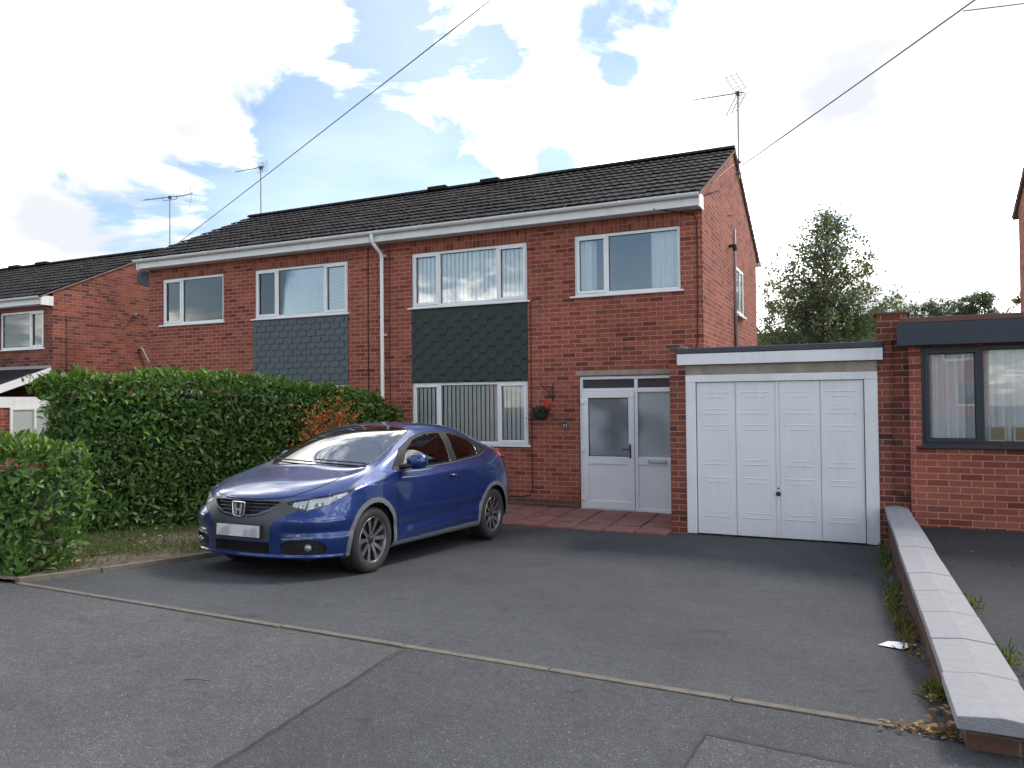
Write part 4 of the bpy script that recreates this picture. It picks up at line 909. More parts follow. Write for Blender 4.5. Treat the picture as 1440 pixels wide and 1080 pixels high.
    def mk(k, cl, side, parent):
        q = quads[cl == K[k]]
        if len(q) == 0: return None
        used = np.unique(q); dep = depth.get(k, 0)
        dd = np.zeros(nr * nc)
        if dep:
            # only vertices all of whose faces belong to this class move
            cnt = np.zeros(nr * nc); np.add.at(cnt, q.ravel(), 1); tot = np.zeros(nr * nc); np.add.at(tot, quads.reshape(-1, 4).ravel(), 1)
            dd[(cnt == tot) & (cnt > 0)] = dep
            # ends on the centre line
        pts = P + Nn * dd[:, None]; pts = pts[used].copy(); nn = Nn[used].copy()
        remap = np.zeros(nr * nc, int); remap[used] = np.arange(len(used)); f = remap[q]
        if side < 0: pts[:, 1] *= -1; nn[:, 1] *= -1; f = f[:, ::-1]
        me = bpy.data.meshes.new(names[k]); me.from_pydata(pts.tolist(), [], f.tolist()); me.update()
        me.polygons.foreach_set('use_smooth', [True] * len(f))
        if not dep or k in ('arch', 'sill', 'wind', 'mask', 'lamp'): me.normals_split_custom_set_from_vertices(nn.tolist())
        me.materials.append(mats[k]); o = bpy.data.objects.new(names[k], me); COL.objects.link(o); o.parent = parent
        return o
    # orientation: make the outward side the front face
    q0 = quads[50, 300]; a, b, c = P[q0[0]], P[q0[1]], P[q0[2]]
    if np.dot(np.cross(b - a, c - a), Nn[q0[0]]) < 0: quads = quads[..., ::-1]
    for k in names:
        if k in ('body', 'wind', 'mask', 'grille', 'gframe', 'intake', 'cowl', 'rglass'):      # one mesh across the centre line
            L_, R_ = mk(k, cls, 1, root), mk(k, cls, -1, root)
            if L_ is None: continue
            b = bmesh.new(); b.from_mesh(L_.data); nL = len(b.verts); b.from_mesh(R_.data)
            cn = None
            me = L_.data; na = [v.normal[:] for v in R_.data.vertices]
            allq = np.array([list(p.vertices) for p in L_.data.polygons]); P1 = np.array([v.co[:] for v in L_.data.vertices]); P2 = P1 * [1, -1, 1]
            f2 = (allq[:, ::-1] + len(P1)); me2 = bpy.data.meshes.new(names[k]); me2.from_pydata(np.vstack([P1, P2]).tolist(), [], np.vstack([allq, f2]).tolist()); me2.update()
            me2.polygons.foreach_set('use_smooth', [True] * (2 * len(allq)))
            used = np.unique(quads[cls == K[k]]); nn = Nn[used]
            if k in ('body', 'wind', 'mask', 'rglass'): me2.normals_split_custom_set_from_vertices(np.vstack([nn, nn * [1, -1, 1]]).tolist())
            me2.materials.append(mats[k]); L_.data = me2; b.free(); bpy.data.objects.remove(R_); cb[k] = L_
        else:
            for sd in (1, -1):
                if k == 'arch':
                    for lo, hi in ((0, 9), (-9, 0)):
                        c2 = np.where((cls == K['arch']) & (fx > lo) & (fx < hi), K['arch'], 0); mk('arch', c2, sd, root)
                else:
                    o = mk(k, cls, sd, root); cb[(k, sd)] = o
    # surface lookup helpers
    def onside(x, z, off=.0, sd=1):
        m = (Y > .45) & (U > 2.5) & (U < 13.2); dd = np.where(m, (X - x) ** 2 + (Z - z) ** 2, 9); i = np.unravel_index(dd.argmin(), dd.shape); p = G[i] + n[i] * off; return (x, p[1] * sd, z)
    def onfront(y, z, off=0.0):
        m = (U < 4); dd = np.where(m, (Y - abs(y)) ** 2 + (Z - z) ** 2 - .0 * X, 9); dd = np.where(X > 1.4, dd, 9); i = np.unravel_index(dd.argmin(), dd.shape); p = G[i] + n[i] * off; return (p[0], math.copysign(p[1], y) if y else 0, z)
    def onuv(u, v, off=0.0, sd=1):
        i, j = int(round(v * nv)), int(round(u * nu)); p = G[min(i, nr - 1), min(j, nc - 1)] + n[min(i, nr - 1), min(j, nc - 1)] * off; return (p[0], p[1] * sd, p[2])
    body = cb['body']; gapm = simple('panel_gap', (.003, .004, .010), .7)
    def gap(pts, r=.0032, name='panel_gap'): return obj(name, MB().tube(pts, r, 5), gapm, body, local=True, smooth=True)
    lin = lambda a, b, k=14: [(a[0] + (b[0] - a[0]) * t / k, a[1] + (b[1] - a[1]) * t / k) for t in range(k + 1)]
    for sd in (1, -1):
        for poly in ([(.80, .96), (.845, .85), (.845, .60), (.80, .34), (.78, .30)], [(-.43, 1.03), (-.44, .80), (-.45, .50), (-.46, .30)], [(-1.16, 1.08), (-1.13, .98), (-1.02, .83), (-.94, .68)]):
            pts = []
            for a, b in zip(poly[:-1], poly[1:]): pts += [onside(p[0], p[1], .0005, sd) for p in lin(a, b)][(1 if pts else 0):]
            gap(pts)
        gap([onside(x, .295 + .02 * (.9 - x), .001, sd) for x in np.linspace(.78, -.93, 40)], .003)
        # bonnet shut line
        gap([onuv(u, v, .0005, sd) for u, v in zip(np.linspace(1.6, 4.95, 40), np.interp(np.linspace(0, 1, 40), [0, .25, .6, 1], [5.55, 6.35, 7.2, 7.8]))], .0034)
    # bonnet front edge
    gap([onuv(u, 5.12 + .25 * (abs(u) / 1.6) ** 2, .0005, 1) for u in np.linspace(1.6, 0, 25)] + [onuv(u, 5.12 + .25 * (abs(u) / 1.6) ** 2, .0005, -1) for u in np.linspace(0, 1.6, 25)][1:], .004)
    # grille slats
    for z in (.640, .672, .704):
        pts = [onfront(y, z, -.018) for y in np.linspace(-.37 + (.728 - z) * .9, .37 - (.728 - z) * .9, 25)]; obj('slat', MB().tube(pts, .006, 6), mats['gframe'], cb['grille'], local=True, smooth=True)
    # mesh of the lower intake
    mb = MB()
    for z in np.arange(.275, .355, .02): mb.tube([onfront(y, z, -.03) for y in np.linspace(-.31, .31, 15)], .0025, 4)
    for y in np.arange(-.30, .31, .03): mb.tube([onfront(y, z, -.03) for z in (.265, .31, .355)], .0025, 4)
    obj('intake_mesh', mb, M_BLACK, cb['intake'], local=True)
    # emblem: rounded frame with a letter H
    ex = onfront(0.001, .655, 0)[0] + .030; em = MB(); w0, w1, h = .070, .061, .064
    fr_ = [(-w1, -h), (w1, -h), (w1 + .006, -h * .2), (w0 + .006, h * .9), (w0, h), (-w0, h), (-w0 - .006, h * .9), (-w1 - .006, -h * .2)]
    pts = [(ex, y, .655 + z) for y, z in smoothpoly(fr_, 2)]; pts += [pts[0], pts[1]]; em.tube(pts, .0062, 6, caps=False)
    for sgn in (1, -1):
        em.prism([(sgn * .020, -.038), (sgn * .036, -.038), (sgn * .047, .040), (sgn * .030, .040), (sgn * .021, -.002)][::sgn], 'x', ex - .004, ex + .006) if False else None
        em.add([(x_, sgn * y_, .655 + z_) for x_ in (ex - .004, ex + .007) for y_, z_ in ((.016, -.050), (.036, -.050), (.050, .052), (.030, .052), (.019, .0))], [(0, 1, 2, 3, 4), (9, 8, 7, 6, 5)] + [(q, 5 + q, 5 + (q + 1) % 5, (q + 1) % 5) for q in range(5)])
    em.box(ex - .004, ex + .006, -.024, .024, .655 - .014, .655 + .006)
    eo = obj('emblem', em, M_CHROME, root, local=True, bevel=.0015); obj('emblem_backing', MB().add([(ex - .012, y * 1.06, .655 + z * 1.06) for y, z in smoothpoly(fr_, 2)] + [(ex - .0045, y * 1.0, .655 + z * 1.0) for y, z in smoothpoly(fr_, 2)], [tuple(range(32)), tuple(range(32, 64))[::-1]] + [(q, (q + 1) % 32, 32 + (q + 1) % 32, 32 + q) for q in range(32)]), M_BLACK, eo, local=True)
    # plate
    px_ = onfront(0.001, .47, 0)[0] + .012
    pl = obj('number_plate', MB().box(px_ - .02, px_, -.272, .272, .398, .522), M_BLACK, root, local=True, bevel=.004)
    mplate, t, p, o_ = newmat('plate_white'); tc = N(t, 'ShaderNodeTexCoord'); nz_ = N(t, 'ShaderNodeTexNoise', i={'Scale': 9.0, 'Detail': 0.5}); t.links.new(tc.outputs['Object'], nz_.inputs['Vector'])
    rp = N(t, 'ShaderNodeValToRGB'); rp.color_ramp.elements[0].position = .36; rp.color_ramp.elements[0].color = (.40, .40, .41, 1); rp.color_ramp.elements[1].position = .52; rp.color_ramp.elements[1].color = (.62, .63, .64, 1); t.links.new(nz_.outputs[0], rp.inputs[0]); t.links.new(rp.outputs[0], p.inputs['Base Color']); p.inputs['Roughness'].default_value = .35
    obj('plate_face', MB().box(px_ + .0005, px_ + .004, -.258, .258, .407, .513), mplate, pl, local=True)
    # lamp internals
    for sd in (1, -1):
        hl = cb[('lamp', sd)]; mb = MB()
        # dark housing behind the lens
        back = [onuvz for onuvz in ()]
        q = quads[cls == K['lamp']]; used = np.unique(q); pts = P[used] - Nn[used] * .06; pts = pts.copy(); pts[:, 1] *= sd
        rem = np.zeros(nr * nc, int); rem[used] = np.arange(len(used)); me = bpy.data.meshes.new('lamp_housing'); me.from_pydata(pts.tolist(), [], rem[q].tolist()); me.update(); me.materials.append(simple('lamp_housing', (.20, .21, .22), .35, .3))
        ob = bpy.data.objects.new('lamp_housing', me); COL.objects.link(ob); ob.parent = hl
        def fu_(u, z, off):
            m = (np.abs(U - u) < .02); dd = np.where(m, np.abs(Z - z), 9); i = np.unravel_index(dd.argmin(), dd.shape); p = G[i] + n[i] * off; return Vector((p[0], p[1] * sd, p[2]))
        for (ua, ub, za, zb, zc, zd) in ((2.08, 2.95, .655, .752, .712, .778), (1.58, 2.04, .688, .728, .662, .748), (2.99, 3.75, .722, .790, .785, .812)):
            P4 = [fu_(ua, za, -.012), fu_(ub, zc if zc > za else zc, -.012), fu_(ub, zd, -.015), fu_(ua, zb, -.015)]
            # bowl reflector: ring + sunk centre
            c = sum(P4, Vector()) / 4 + (fu_((ua + ub) / 2, (za + zd) / 2, -.05) - fu_((ua + ub) / 2, (za + zd) / 2, 0)) 
            mb2 = MB(); nseg = 8; ringo = []
            for k in range(4):
                a, b = P4[k], P4[(k + 1) % 4]
                for t_ in range(nseg // 2): ringo.append(a.lerp(b, t_ / (nseg / 2)))
            r1 = [p_.lerp(c, .18) for p_ in ringo]; r2 = [p_.lerp(c, .75) + (c - sum(P4, Vector()) / 4) * .3 for p_ in ringo]; m_ = len(ringo)
            mb2.add(ringo + r1 + r2 + [c], [(k, (k + 1) % m_, m_ + (k + 1) % m_, m_ + k) for k in range(m_)] + [(m_ + k, m_ + (k + 1) % m_, 2 * m_ + (k + 1) % m_, 2 * m_ + k) for k in range(m_)] + [(2 * m_ + k, 2 * m_ + (k + 1) % m_, 3 * m_) for k in range(m_)])
            obj('reflector', mb2, M_REFL, hl, local=True, recalc=True, smooth=30)
            mb3 = MB(); mb3.lathe([(0, .02), (.016, .016), (.02, 0), (.02, -.03)], 12, 'x', tuple(c + Vector((.0, 0, 0)))); obj('bulb', mb3, M_LENS if False else M_CHROME, hl, local=True, smooth=True)
        # fog lamp
        fo = cb[('fog', sd)]; c = onfront(.655 * sd, .318, -.012)
        obj('fog_lamp', MB().lathe([(0, .012), (.02, .010), (.032, .002), (.036, -.006), (.036, -.03)], 20, 'x', c), simple('fog_lens', (.35, .36, .38), .2, .7), fo, local=True, smooth=True)
        mb = MB()
        for z in np.arange(.275, .37, .018): mb.tube([onfront(y * sd, z, -.02) for y in np.linspace(.46, .60, 8)], .003, 4)
        obj('fog_grille', mb, M_BLACK, fo, local=True)
        # mirror
        my = onside(.66, 1.0, 0, 1)[1]
        prof = []; mm = MB(); Vs = []; Fs = []; nn_ = 20
        secs = [(.00, .30), (.012, .72), (.045, .96), (.085, 1.0), (.125, .93), (.15, .80), (.152, .60)]
        for xo, sc in secs:
            for k in range(nn_):
                t = 2 * math.pi * k / nn_; cy, cz = math.cos(t), math.sin(t)
                yy = .112 * sc * math.copysign(abs(cy) ** .75, cy); zz = .084 * sc * math.copysign(abs(cz) ** .8, cz)
                Vs.append((.66 - xo + .02 - .25 * (yy + .1) * .25, (my + (.155 if sd > 0 else .0) + yy * (1 if sd > 0 else .5)) * sd, 1.055 + zz + .10 * yy * .3))
        for i in range(len(secs) - 1):
            for k in range(nn_): Fs.append((i * nn_ + k, i * nn_ + (k + 1) % nn_, (i + 1) * nn_ + (k + 1) % nn_, (i + 1) * nn_ + k))
        Fs += [tuple(range(nn_)), tuple((len(secs) - 1) * nn_ + k for k in range(nn_))]
        mi = obj('door_mirror', mm.add(Vs, Fs), M_PAINT, root, local=True, smooth=60)
        obj('mirror_arm', MB().add([(.70, (my - .03) * sd, .985), (.60, (my - .03) * sd, .985), (.60, (my + .13) * sd, 1.0), (.68, (my + .13) * sd, 1.0), (.69, (my - .03) * sd, 1.02), (.60, (my - .03) * sd, 1.025), (.60, (my + .13) * sd, 1.03), (.67, (my + .13) * sd, 1.03)], [(0, 1, 2, 3), (4, 7, 6, 5), (0, 3, 7, 4), (1, 5, 6, 2), (0, 4, 5, 1), (3, 2, 6, 7)]), M_BLACK, mi, local=True, bevel=.01)
        obj('mirror_base', MB().tube([(.665, (my + .05) * sd, .995), (.60, (my + .21) * sd, .998)], .014, 8), M_BLACK, mi, local=True, smooth=True)
        # door handles
        c = onside(-.30, .855, 0, 1)[1]
        hp = [(-.24, (c - .002) * sd, .862), (-.25, (c + .016) * sd, .862), (-.30, (c + .026) * sd, .862), (-.355, (c + .018) * sd, .864), (-.365, (c - .002) * sd, .864)]
        obj('door_handle', MB().tube(hp, [.009, .013, .014, .013, .009], 10), M_PAINT, root, local=True, smooth=True)
        obj('handle_shade', MB().lathe([(.0, -.001), (.030, -.0005), (.045, .0015), (.0455, -.004)], 18, 'y', (-.30, 0, 0)) if False else MB().add([(-.30 + .055 * math.cos(a), (c + .0022) * sd, .855 + .026 * math.sin(a)) for a in np.linspace(0, 2 * math.pi, 20, endpoint=False)], [tuple(range(20))]), simple('handle_shadow_cup', (.008, .012, .05), .3), root, local=True)  # flat dark disc painted as the shade of the handle recess
        # bright strip under the side windows
        obj('window_strip', MB().tube([onside(x, z + .0, .003, sd) for x, z in [(a, np.interp(-a, [-1.0, -.3, .42, 1.12, 1.40], [.952, .970, 1.002, 1.062, 1.13])) for a in np.linspace(.84, -1.40, 60)]], .0045, 6), simple('satin_strip', (.30, .31, .33), .3, .8), root, local=True, smooth=True)
    # wheels
    def wheel(ax, sd):
        w = bpy.data.objects.new('wheel', None); COL.objects.link(w); w.parent = root; w.location = (ax, .775 * sd, WR)
        if sd < 0: w.rotation_euler = (0, 0, math.pi)
        tp = [(.222, -.10), (.235, -.108), (.27, -.112), (.300, -.105), (.314, -.085), (.318, -.05), (.318, .05), (.314, .085), (.300, .105), (.27, .112), (.235, .108), (.222, .10)]
        tb = MB().lathe(tp, 72, 'y')
        ty = obj('tyre', tb, M_TYRE, w, local=True, smooth=50)
        gr = MB()
        for yy in (-.05, -.017, .017, .05): gr.lathe([(.3185, yy - .004), (.3192, yy), (.3185, yy + .004)], 72, 'y')
        obj('tread_groove', gr, M_BLACK, ty, local=True)
        rm = MB().lathe([(.222, .10), (.219, .104), (.214, .103), (.208, .092), (.203, .07), (.198, -.09), (.205, -.1)], 64, 'y'); rim = obj('rim', rm, M_RIM, w, local=True, smooth=50)
        sp = MB(); spd = MB()
        for k in range(5):
            for s2 in (-1, 1):
                a = 2 * math.pi * k / 5 + .31 + s2 * .30; a2 = 2 * math.pi * k / 5 + .31 + s2 * .16
                p0 = Vector((math.cos(a2) * .045, 0, math.sin(a2) * .045)); p1 = Vector((math.cos(a) * .207, 0, math.sin(a) * .207)); pm = p0.lerp(p1, .5)
                V = []; 
                for p_, wd, yo in ((p0, .018, .068), (pm, .0175, .088), (p1, .024, .096)):
                    d = (p1 - p0).normalized(); nn2 = Vector((-d.z, 0, d.x))
                    V += [p_ + nn2 * wd + Vector((0, yo, 0)), p_ - nn2 * wd + Vector((0, yo, 0)), p_ - nn2 * wd * 1.1 + Vector((0, yo - .03, 0)), p_ + nn2 * wd * 1.1 + Vector((0, yo - .03, 0))]
                sp.add(V[:], [(0, 1, 5, 4), (4, 5, 9, 8)]); 
                V2 = [v - Vector((0, .0005, 0)) for v in V]; spd.add(V2, [(0, 4, 7, 3), (4, 8, 11, 7), (1, 2, 6, 5), (5, 6, 10, 9), (0, 3, 2, 1)])
        obj('spoke_faces', sp, M_RIM, rim, local=True); obj('spoke_sides', spd, M_RIMD, rim, local=True, recalc=False)
        obj('hub', MB().lathe([(0, .082), (.026, .082), (.03, .078), (.03, .07), (.062, .066), (.066, .05), (.066, .0)], 24, 'y'), M_RIMD, rim, local=True, smooth=40)
        for k in range(5):
            a = 2 * math.pi * (k + .5) / 5 + .31; obj('wheel_nut', MB().lathe([(0, .074), (.009, .074), (.01, .06)], 8, 'y', (math.cos(a) * .049, 0, math.sin(a) * .049)), M_RIM, rim, local=True)
        obj('brake_disc', MB().lathe([(0, .03), (.135, .03), (.135, .015)], 32, 'y'), M_STEEL, w, local=True, smooth=40)
        obj('wheel_back', MB().lathe([(0, -.05), (.2, -.05)], 32, 'y'), M_DARK, w, local=True)
        # arch lining
        mb = MB(); pr = []
        for k in range(25):
            a = math.pi * (k / 24 * 1.16 - .08); pr.append((math.cos(a) * .366, math.sin(a) * .366))
        V = []
        for y_ in (.075, -.20):
            V += [(p_[0], y_, p_[1]) for p_ in pr]
        mb.add(V, [(i, i + 1, 25 + i + 1, 25 + i) for i in range(24)] + [tuple(range(25, 50))])
        obj('arch_lining', mb, M_DARK, w, local=True, recalc=False)
    for ax in (FAX, RAX):
        for sd in (1, -1): wheel(ax, sd)
    # underside, floor, dashboard, seats
    obj('underside', MB().box(-2.0, 1.9, -.62, .62, .19, .24).box(-.95, .86, -.80, .80, .20, .24), M_DARK, root, local=True)
    obj('cabin_tub', MB().prism([(-1.9, .3), (.95, .3), (.95, .93), (.86, .95), (.84, .32), (-1.5, .34), (-1.6, .93), (-1.9, .93)], 'y', -.78, .78).quad((.9, .79, .26), (-1.5, .79, .26), (-1.5, .77, .97), (.9, .77, .94)).quad((.9, -.79, .26), (-1.5, -.79, .26), (-1.5, -.77, .97), (.9, -.77, .94)), M_DARK, root, local=True, recalc=False)
    obj('dashboard', MB().prism([(1.16, .985), (.95, 1.0), (.70, .99), (.52, .94), (.50, .80), (1.16, .8)], 'y', -.70, .70), M_DARK, root, local=True, bevel=.03)
    for y in (-.36, .36):
        se = obj('seat', MB().prism([(.18, .38), (-.38, .38), (-.62, 1.0), (-.54, 1.05), (-.44, 1.0), (-.28, .56), (.16, .54)], 'y', y - .24, y + .24), simple('seat_cloth', (.03, .03, .032), .9), root, local=True, bevel=.04)
        obj('headrest', MB().prism([(-.64, 1.08), (-.52, 1.08), (-.53, 1.24), (-.60, 1.26), (-.66, 1.22)], 'y', y - .13, y + .13), simple('seat_cloth', (.03, .03, .032), .9), se, local=True, bevel=.03)
    obj('rear_seat', MB().prism([(-.7, .4), (-1.2, .4), (-1.45, .98), (-1.35, 1.0), (-1.1, .56), (-.7, .54)], 'y', -.62, .62), simple('seat_cloth', (.03, .03, .032), .9), root, local=True, bevel=.03)
    pts = [(.42 + .06 * math.sin(a) , -.36 + .18 * math.cos(a), .95 + .17 * math.sin(a)) for a in np.linspace(0, 2 * math.pi, 25)]; obj('steering_wheel', MB().tube(pts, .014, 8), M_BLACK, root, local=True, smooth=True)
    # headliner: copy of the roof surface 2 cm inside
    rm = (fv > 8.2) & (fu > 7.8) & (fu < 11.2); q = quads[rm]; used = np.unique(q); rem = np.zeros(nr * nc, int); rem[used] = np.arange(len(used))
    p1 = (P[used] - Nn[used] * .02); p2 = p1 * [1, -1, 1]; me = bpy.data.meshes.new('headliner'); me.from_pydata(np.vstack([p1, p2]).tolist(), [], np.vstack([rem[q], rem[q][:, ::-1] + len(p1)]).tolist()); me.update(); me.materials.append(simple('headliner', (.12, .12, .12), .9)); o = bpy.data.objects.new('headliner', me); COL.objects.link(o); o.parent = root
    # wipers, aerial
    for (a, b) in (((5.02, 8.95, -1), (5.12, 10.6, 1)), ((5.02, 9.7, 1), (5.22, 8.5, 1))):
        pass
    def wp(y, x): 
        dd = np.where((U > 4.8) & (U < 8) & (Vv > 7.8), (Y - abs(y)) ** 2 + (X - x) ** 2, 9); i = np.unravel_index(dd.argmin(), dd.shape); p = G[i] + n[i] * .016; return (p[0], y, p[2])
    for ya, yb in ((.62, .02), (.02, -.62)):
        obj('wiper', MB().tube([wp(ya + (yb - ya) * t, 1.14 - .05 * t - .10 * abs(yb + (ya - yb) * .5) * 0 - .25 * (ya + (yb - ya) * t) ** 2) for t in np.linspace(0, 1, 12)], .007, 6), M_BLACK, root, local=True, smooth=True)
    obj('roof_aerial', MB().tube([(-1.02, 0, 1.42), (-1.06, 0, 1.45), (-1.12, 0, 1.455)], [.018, .012, .006], 8), M_BLACK, root, local=True, smooth=True)
    obj('roof_spoiler', MB().prism([(-1.55, 1.262), (-1.80, 1.165), (-1.80, 1.150), (-1.55, 1.235)], 'y', -.50, .50), M_PAINT, root, local=True, bevel=.006)
    # pose
    a, pi_ = R(-0.2), math.atan2(.10, 2.6)
    f = Vector((math.sin(a) * math.cos(pi_), -math.cos(a) * math.cos(pi_), math.sin(pi_))); l = Vector((math.cos(a), math.sin(a), 0)); u_ = f.cross(l)
    if u_.z < 0: u_ = -u_
    root.matrix_world = Matrix(((f.x, l.x, u_.x, CARP[0]), (f.y, l.y, u_.y, CARP[1]), (f.z, l.z, u_.z, CARP[2]), (0, 0, 0, 1)))
    return root
CARP = (-5.275, 7.49, .080)
car = build_car()

# ------------------------------------------------------------------ plants
def leaf_mat(name, rough=.42, trans=.3, spec=.5):
    m, t, p, o = newmat(name); L = t.links.new
    at = N(t, 'ShaderNodeAttribute', attribute_name='Col'); L(at.outputs['Color'], p.inputs['Base Color'])
    p.inputs['Roughness'].default_value = rough; p.inputs['Specular IOR Level'].default_value = spec
    tr = N(t, 'ShaderNodeBsdfTranslucent'); hs = N(t, 'ShaderNodeMix', data_type='RGBA', blend_type='MULTIPLY', i={0: 1.0}); hs.inputs[7].default_value = (1.3, 1.5, .6, 1); L(at.outputs['Color'], hs.inputs[6]); L(hs.outputs[2], tr.inputs['Color'])
    mx = N(t, 'ShaderNodeMixShader', i={0: trans}); L(p.outputs[0], mx.inputs[1]); L(tr.outputs[0], mx.inputs[2]); L(mx.outputs[0], o.inputs[0])
    return m
M_LAUREL = leaf_mat('laurel_leaf', .46, .22, .4); M_LEAF = leaf_mat('tree_leaf', .55, .35, .3); M_DRYLEAF = leaf_mat('dry_leaf', .8, .1, .2)
M_BARK = simple('bark', (.11, .085, .065), .9, var=.3, vscale=8, bump=.5); M_BIRCH = simple('birch_bark', (.45, .43, .40), .85, var=.4, vscale=9)
M_CORE = simple('hedge_core', (.022, .024, .014), 1.0, var=.4, vscale=10)
def leaves(name, pos, d, nrm, Ln, Wd, col, m, parent=None, simple_leaf=False):
    """one mesh of many folded leaves"""
    pos, d, nrm, Ln, Wd, col = [np.asarray(a, float) for a in (pos, d, nrm, Ln, Wd, col)]
    d = d / np.linalg.norm(d, axis=1, keepdims=True); s = np.cross(d, nrm); s /= np.maximum(np.linalg.norm(s, axis=1, keepdims=True), 1e-6); n = np.cross(s, d)
    n_ = len(pos); L3 = Ln[:, None]; W3 = Wd[:, None]
    if simple_leaf:
        tpl = [(0, 0, 0), (.45, .5, .06), (1, 0, -.05), (.45, -.5, .06)]; F = [(0, 1, 2, 3)]
    else:
        tpl = [(0, 0, 0), (.32, .46, .10), (.70, .40, .05), (1, 0, -.16), (.70, -.40, .05), (.32, -.46, .10), (.33, 0, -.0), (.70, 0, -.04)]
        F = [(0, 6, 1, 0), (0, 5, 6, 0), (6, 7, 2, 1), (5, 4, 7, 6), (7, 3, 2, 7), (4, 3, 7, 4)]
    V = np.stack([pos + d * L3 * a + s * W3 * b + n * L3 * c for a, b, c in tpl], 1).reshape(-1, 3); k = len(tpl)
    loops = []; starts = []; tot = []
    base = (np.arange(n_) * k)[:, None]; li = []; sizes = []
    for f in F:
        u = []; [u.append(i) for i in f if i not in u]; li.append(base + np.array(u)); sizes.append(len(u))
    idx = np.concatenate(li, 1).ravel(); szs = np.tile(sizes, n_); st = np.concatenate([[0], np.cumsum(szs)[:-1]])
    me = bpy.data.meshes.new(name); me.vertices.add(len(V)); me.loops.add(len(idx)); me.polygons.add(len(szs))
    if parent is not None: V = V - np.array(wloc(parent))
    me.vertices.foreach_set('co', V.ravel()); me.loops.foreach_set('vertex_index', idx.astype(np.int32)); me.polygons.foreach_set('loop_start', st.astype(np.int32)); me.polygons.foreach_set('loop_total', szs.astype(np.int32))
    me.polygons.foreach_set('use_smooth', [True] * len(szs)); me.update(calc_edges=True)
    a = me.attributes.new('Col', 'FLOAT_COLOR', 'POINT'); c4 = np.concatenate([np.repeat(col, k, axis=0), np.ones((n_ * k, 1))], 1); a.data.foreach_set('color', c4.ravel())
    me.materials.append(m); o = bpy.data.objects.new(name, me); COL.objects.link(o); o.parent = parent; return o
def nz3(P, f):   # cheap smooth noise
    return (np.sin(P[:, 0] * f + 1.3) * np.cos(P[:, 1] * f * 1.13 + .7) + np.sin(P[:, 2] * f * .93 + P[:, 0] * f * .41) + np.cos(P[:, 1] * f * .57 - P[:, 2] * f * .71 + 2.1)) / 3
def lumpbox(name, N_, faces, leafL, parent, lump=.09, tips=.5, dark=1.0, depth=.16):
    """faces: list of (origin, edge u, edge v, outward normal, weight)"""
    A = np.array([np.linalg.norm(np.cross(f[1], f[2])) * f[4] for f in faces]); A /= A.sum()
    which = RNG.choice(len(faces), N_, p=A); P = np.zeros((N_, 3)); O = np.zeros((N_, 3)); top = np.zeros(N_)
    for k, f in enumerate(faces):
        m = which == k; n = m.sum(); uv = RNG.random((n, 2)); P[m] = np.array(f[0]) + uv[:, :1] * np.array(f[1]) + uv[:, 1:] * np.array(f[2]); O[m] = f[3]; top[m] = f[3][2] > .5
    lum = nz3(P, 3.1) * lump + nz3(P + 5, 8.0) * lump * .5
    dp = RNG.random(N_) ** 1.6 * depth
    P = P + O * (lum - dp)[:, None]
    sp_ = (top > 0) & (nz3(P, 11.0) > .28); P[sp_, 2] += RNG.random(sp_.sum()) * .08
    r = RNG.normal(size=(N_, 3))
    d = O * .45 + np.array([0, 0, .35]) + r * .65; n = O * .9 + np.array([0, 0, .55]) + RNG.normal(size=(N_, 3)) * .45
    Ln = leafL * RNG.uniform(.45, 1.35, N_); Wd = Ln * RNG.uniform(.36, .46, N_)
    t = RNG.random(N_)[:, None]; dk = np.array([.036, .080, .018]); md = np.array([.085, .165, .032]); yl = np.array([.16, .25, .035]); br = np.array([.16, .12, .04])
    col = dk * (1 - t) + md * t
    clump = (nz3(P, 2.2) > .25)[:, None]; col = np.where(clump & (RNG.random((N_, 1)) < .35), md * 1.4, col)
    yt = (top * tips + .035) > RNG.random(N_); col[yt] = yl * RNG.uniform(.5, 1.0, (yt.sum(), 1)); bt = RNG.random(N_) < .012; col[bt] = br
    d[yt & (top > 0)] += np.array([0, 0, 1.2])
    return leaves(name, P, d, n, Ln, Wd, col * dark, M_LAUREL, parent)
def hedge(nm, label, x0b, x0t, x1, y0b, y0t, y1, z0, z1a, z1b, n, loc):
    """box hedge; +x face at x1, near end from y0, left side x0; top falls from z1a (near) to z1b (far)"""
    h = thing(nm, label, 'hedge', loc, 'hedges beside the drive')
    F = [((x1, y0b, z0), (0, y1 - y0b, 0), (0, y0t - y0b, z1a - z0), (1, 0, 0), 1.0),
         ((x0b, y0b, z0), (x1 - x0b, 0, 0), (x0t - x0b, y0t - y0b, z1a - z0), (0, -1, 0), 1.0),
         ((x0t, y0t, z1a), (x1 - x0t, 0, 0), (0, y1 - y0t, z1b - z1a), (0, 0, 1), 1.15)]
    lumpbox('foliage', n, F, .105, h)
    return h
hA = thing('laurel_hedge', 'tall clipped laurel hedge running back to the house wall, left of the blue car', 'hedge', (-9.2, 8.9, 0), 'laurel hedges')
faces = []
hx = lambda y: -8.72 + (y - 6.6) * .2
prof = [(6.32, 2.12), (8.1, 2.11), (9.3, 2.06), (10.7, 1.93), (11.2, 1.80), (11.74, 1.50)]
for (ya, za), (yb, zb) in zip(prof[:-1], prof[1:]):
    faces.append(((hx(ya), ya, .1), (hx(yb) - hx(ya), yb - ya, 0), (.04, 0, (za + zb) / 2 - .1), (.98, -.2, 0), 1.0)); faces.append(((hx(ya) - 1.1, ya, za), (1.14, 0, 0), (hx(yb) - hx(ya), yb - ya, zb - za), (0, 0, 1), 1.1))
faces.append(((-9.35, 6.45, .1), (.60, 0, 0), (-.42, -.1, 2.02), (0, -1, 0), 1.0)); faces.append(((-9.0, 6.4, 1.2), (.30, 0, 0), (0, -.05, .93), (0, -1, 0), .8))
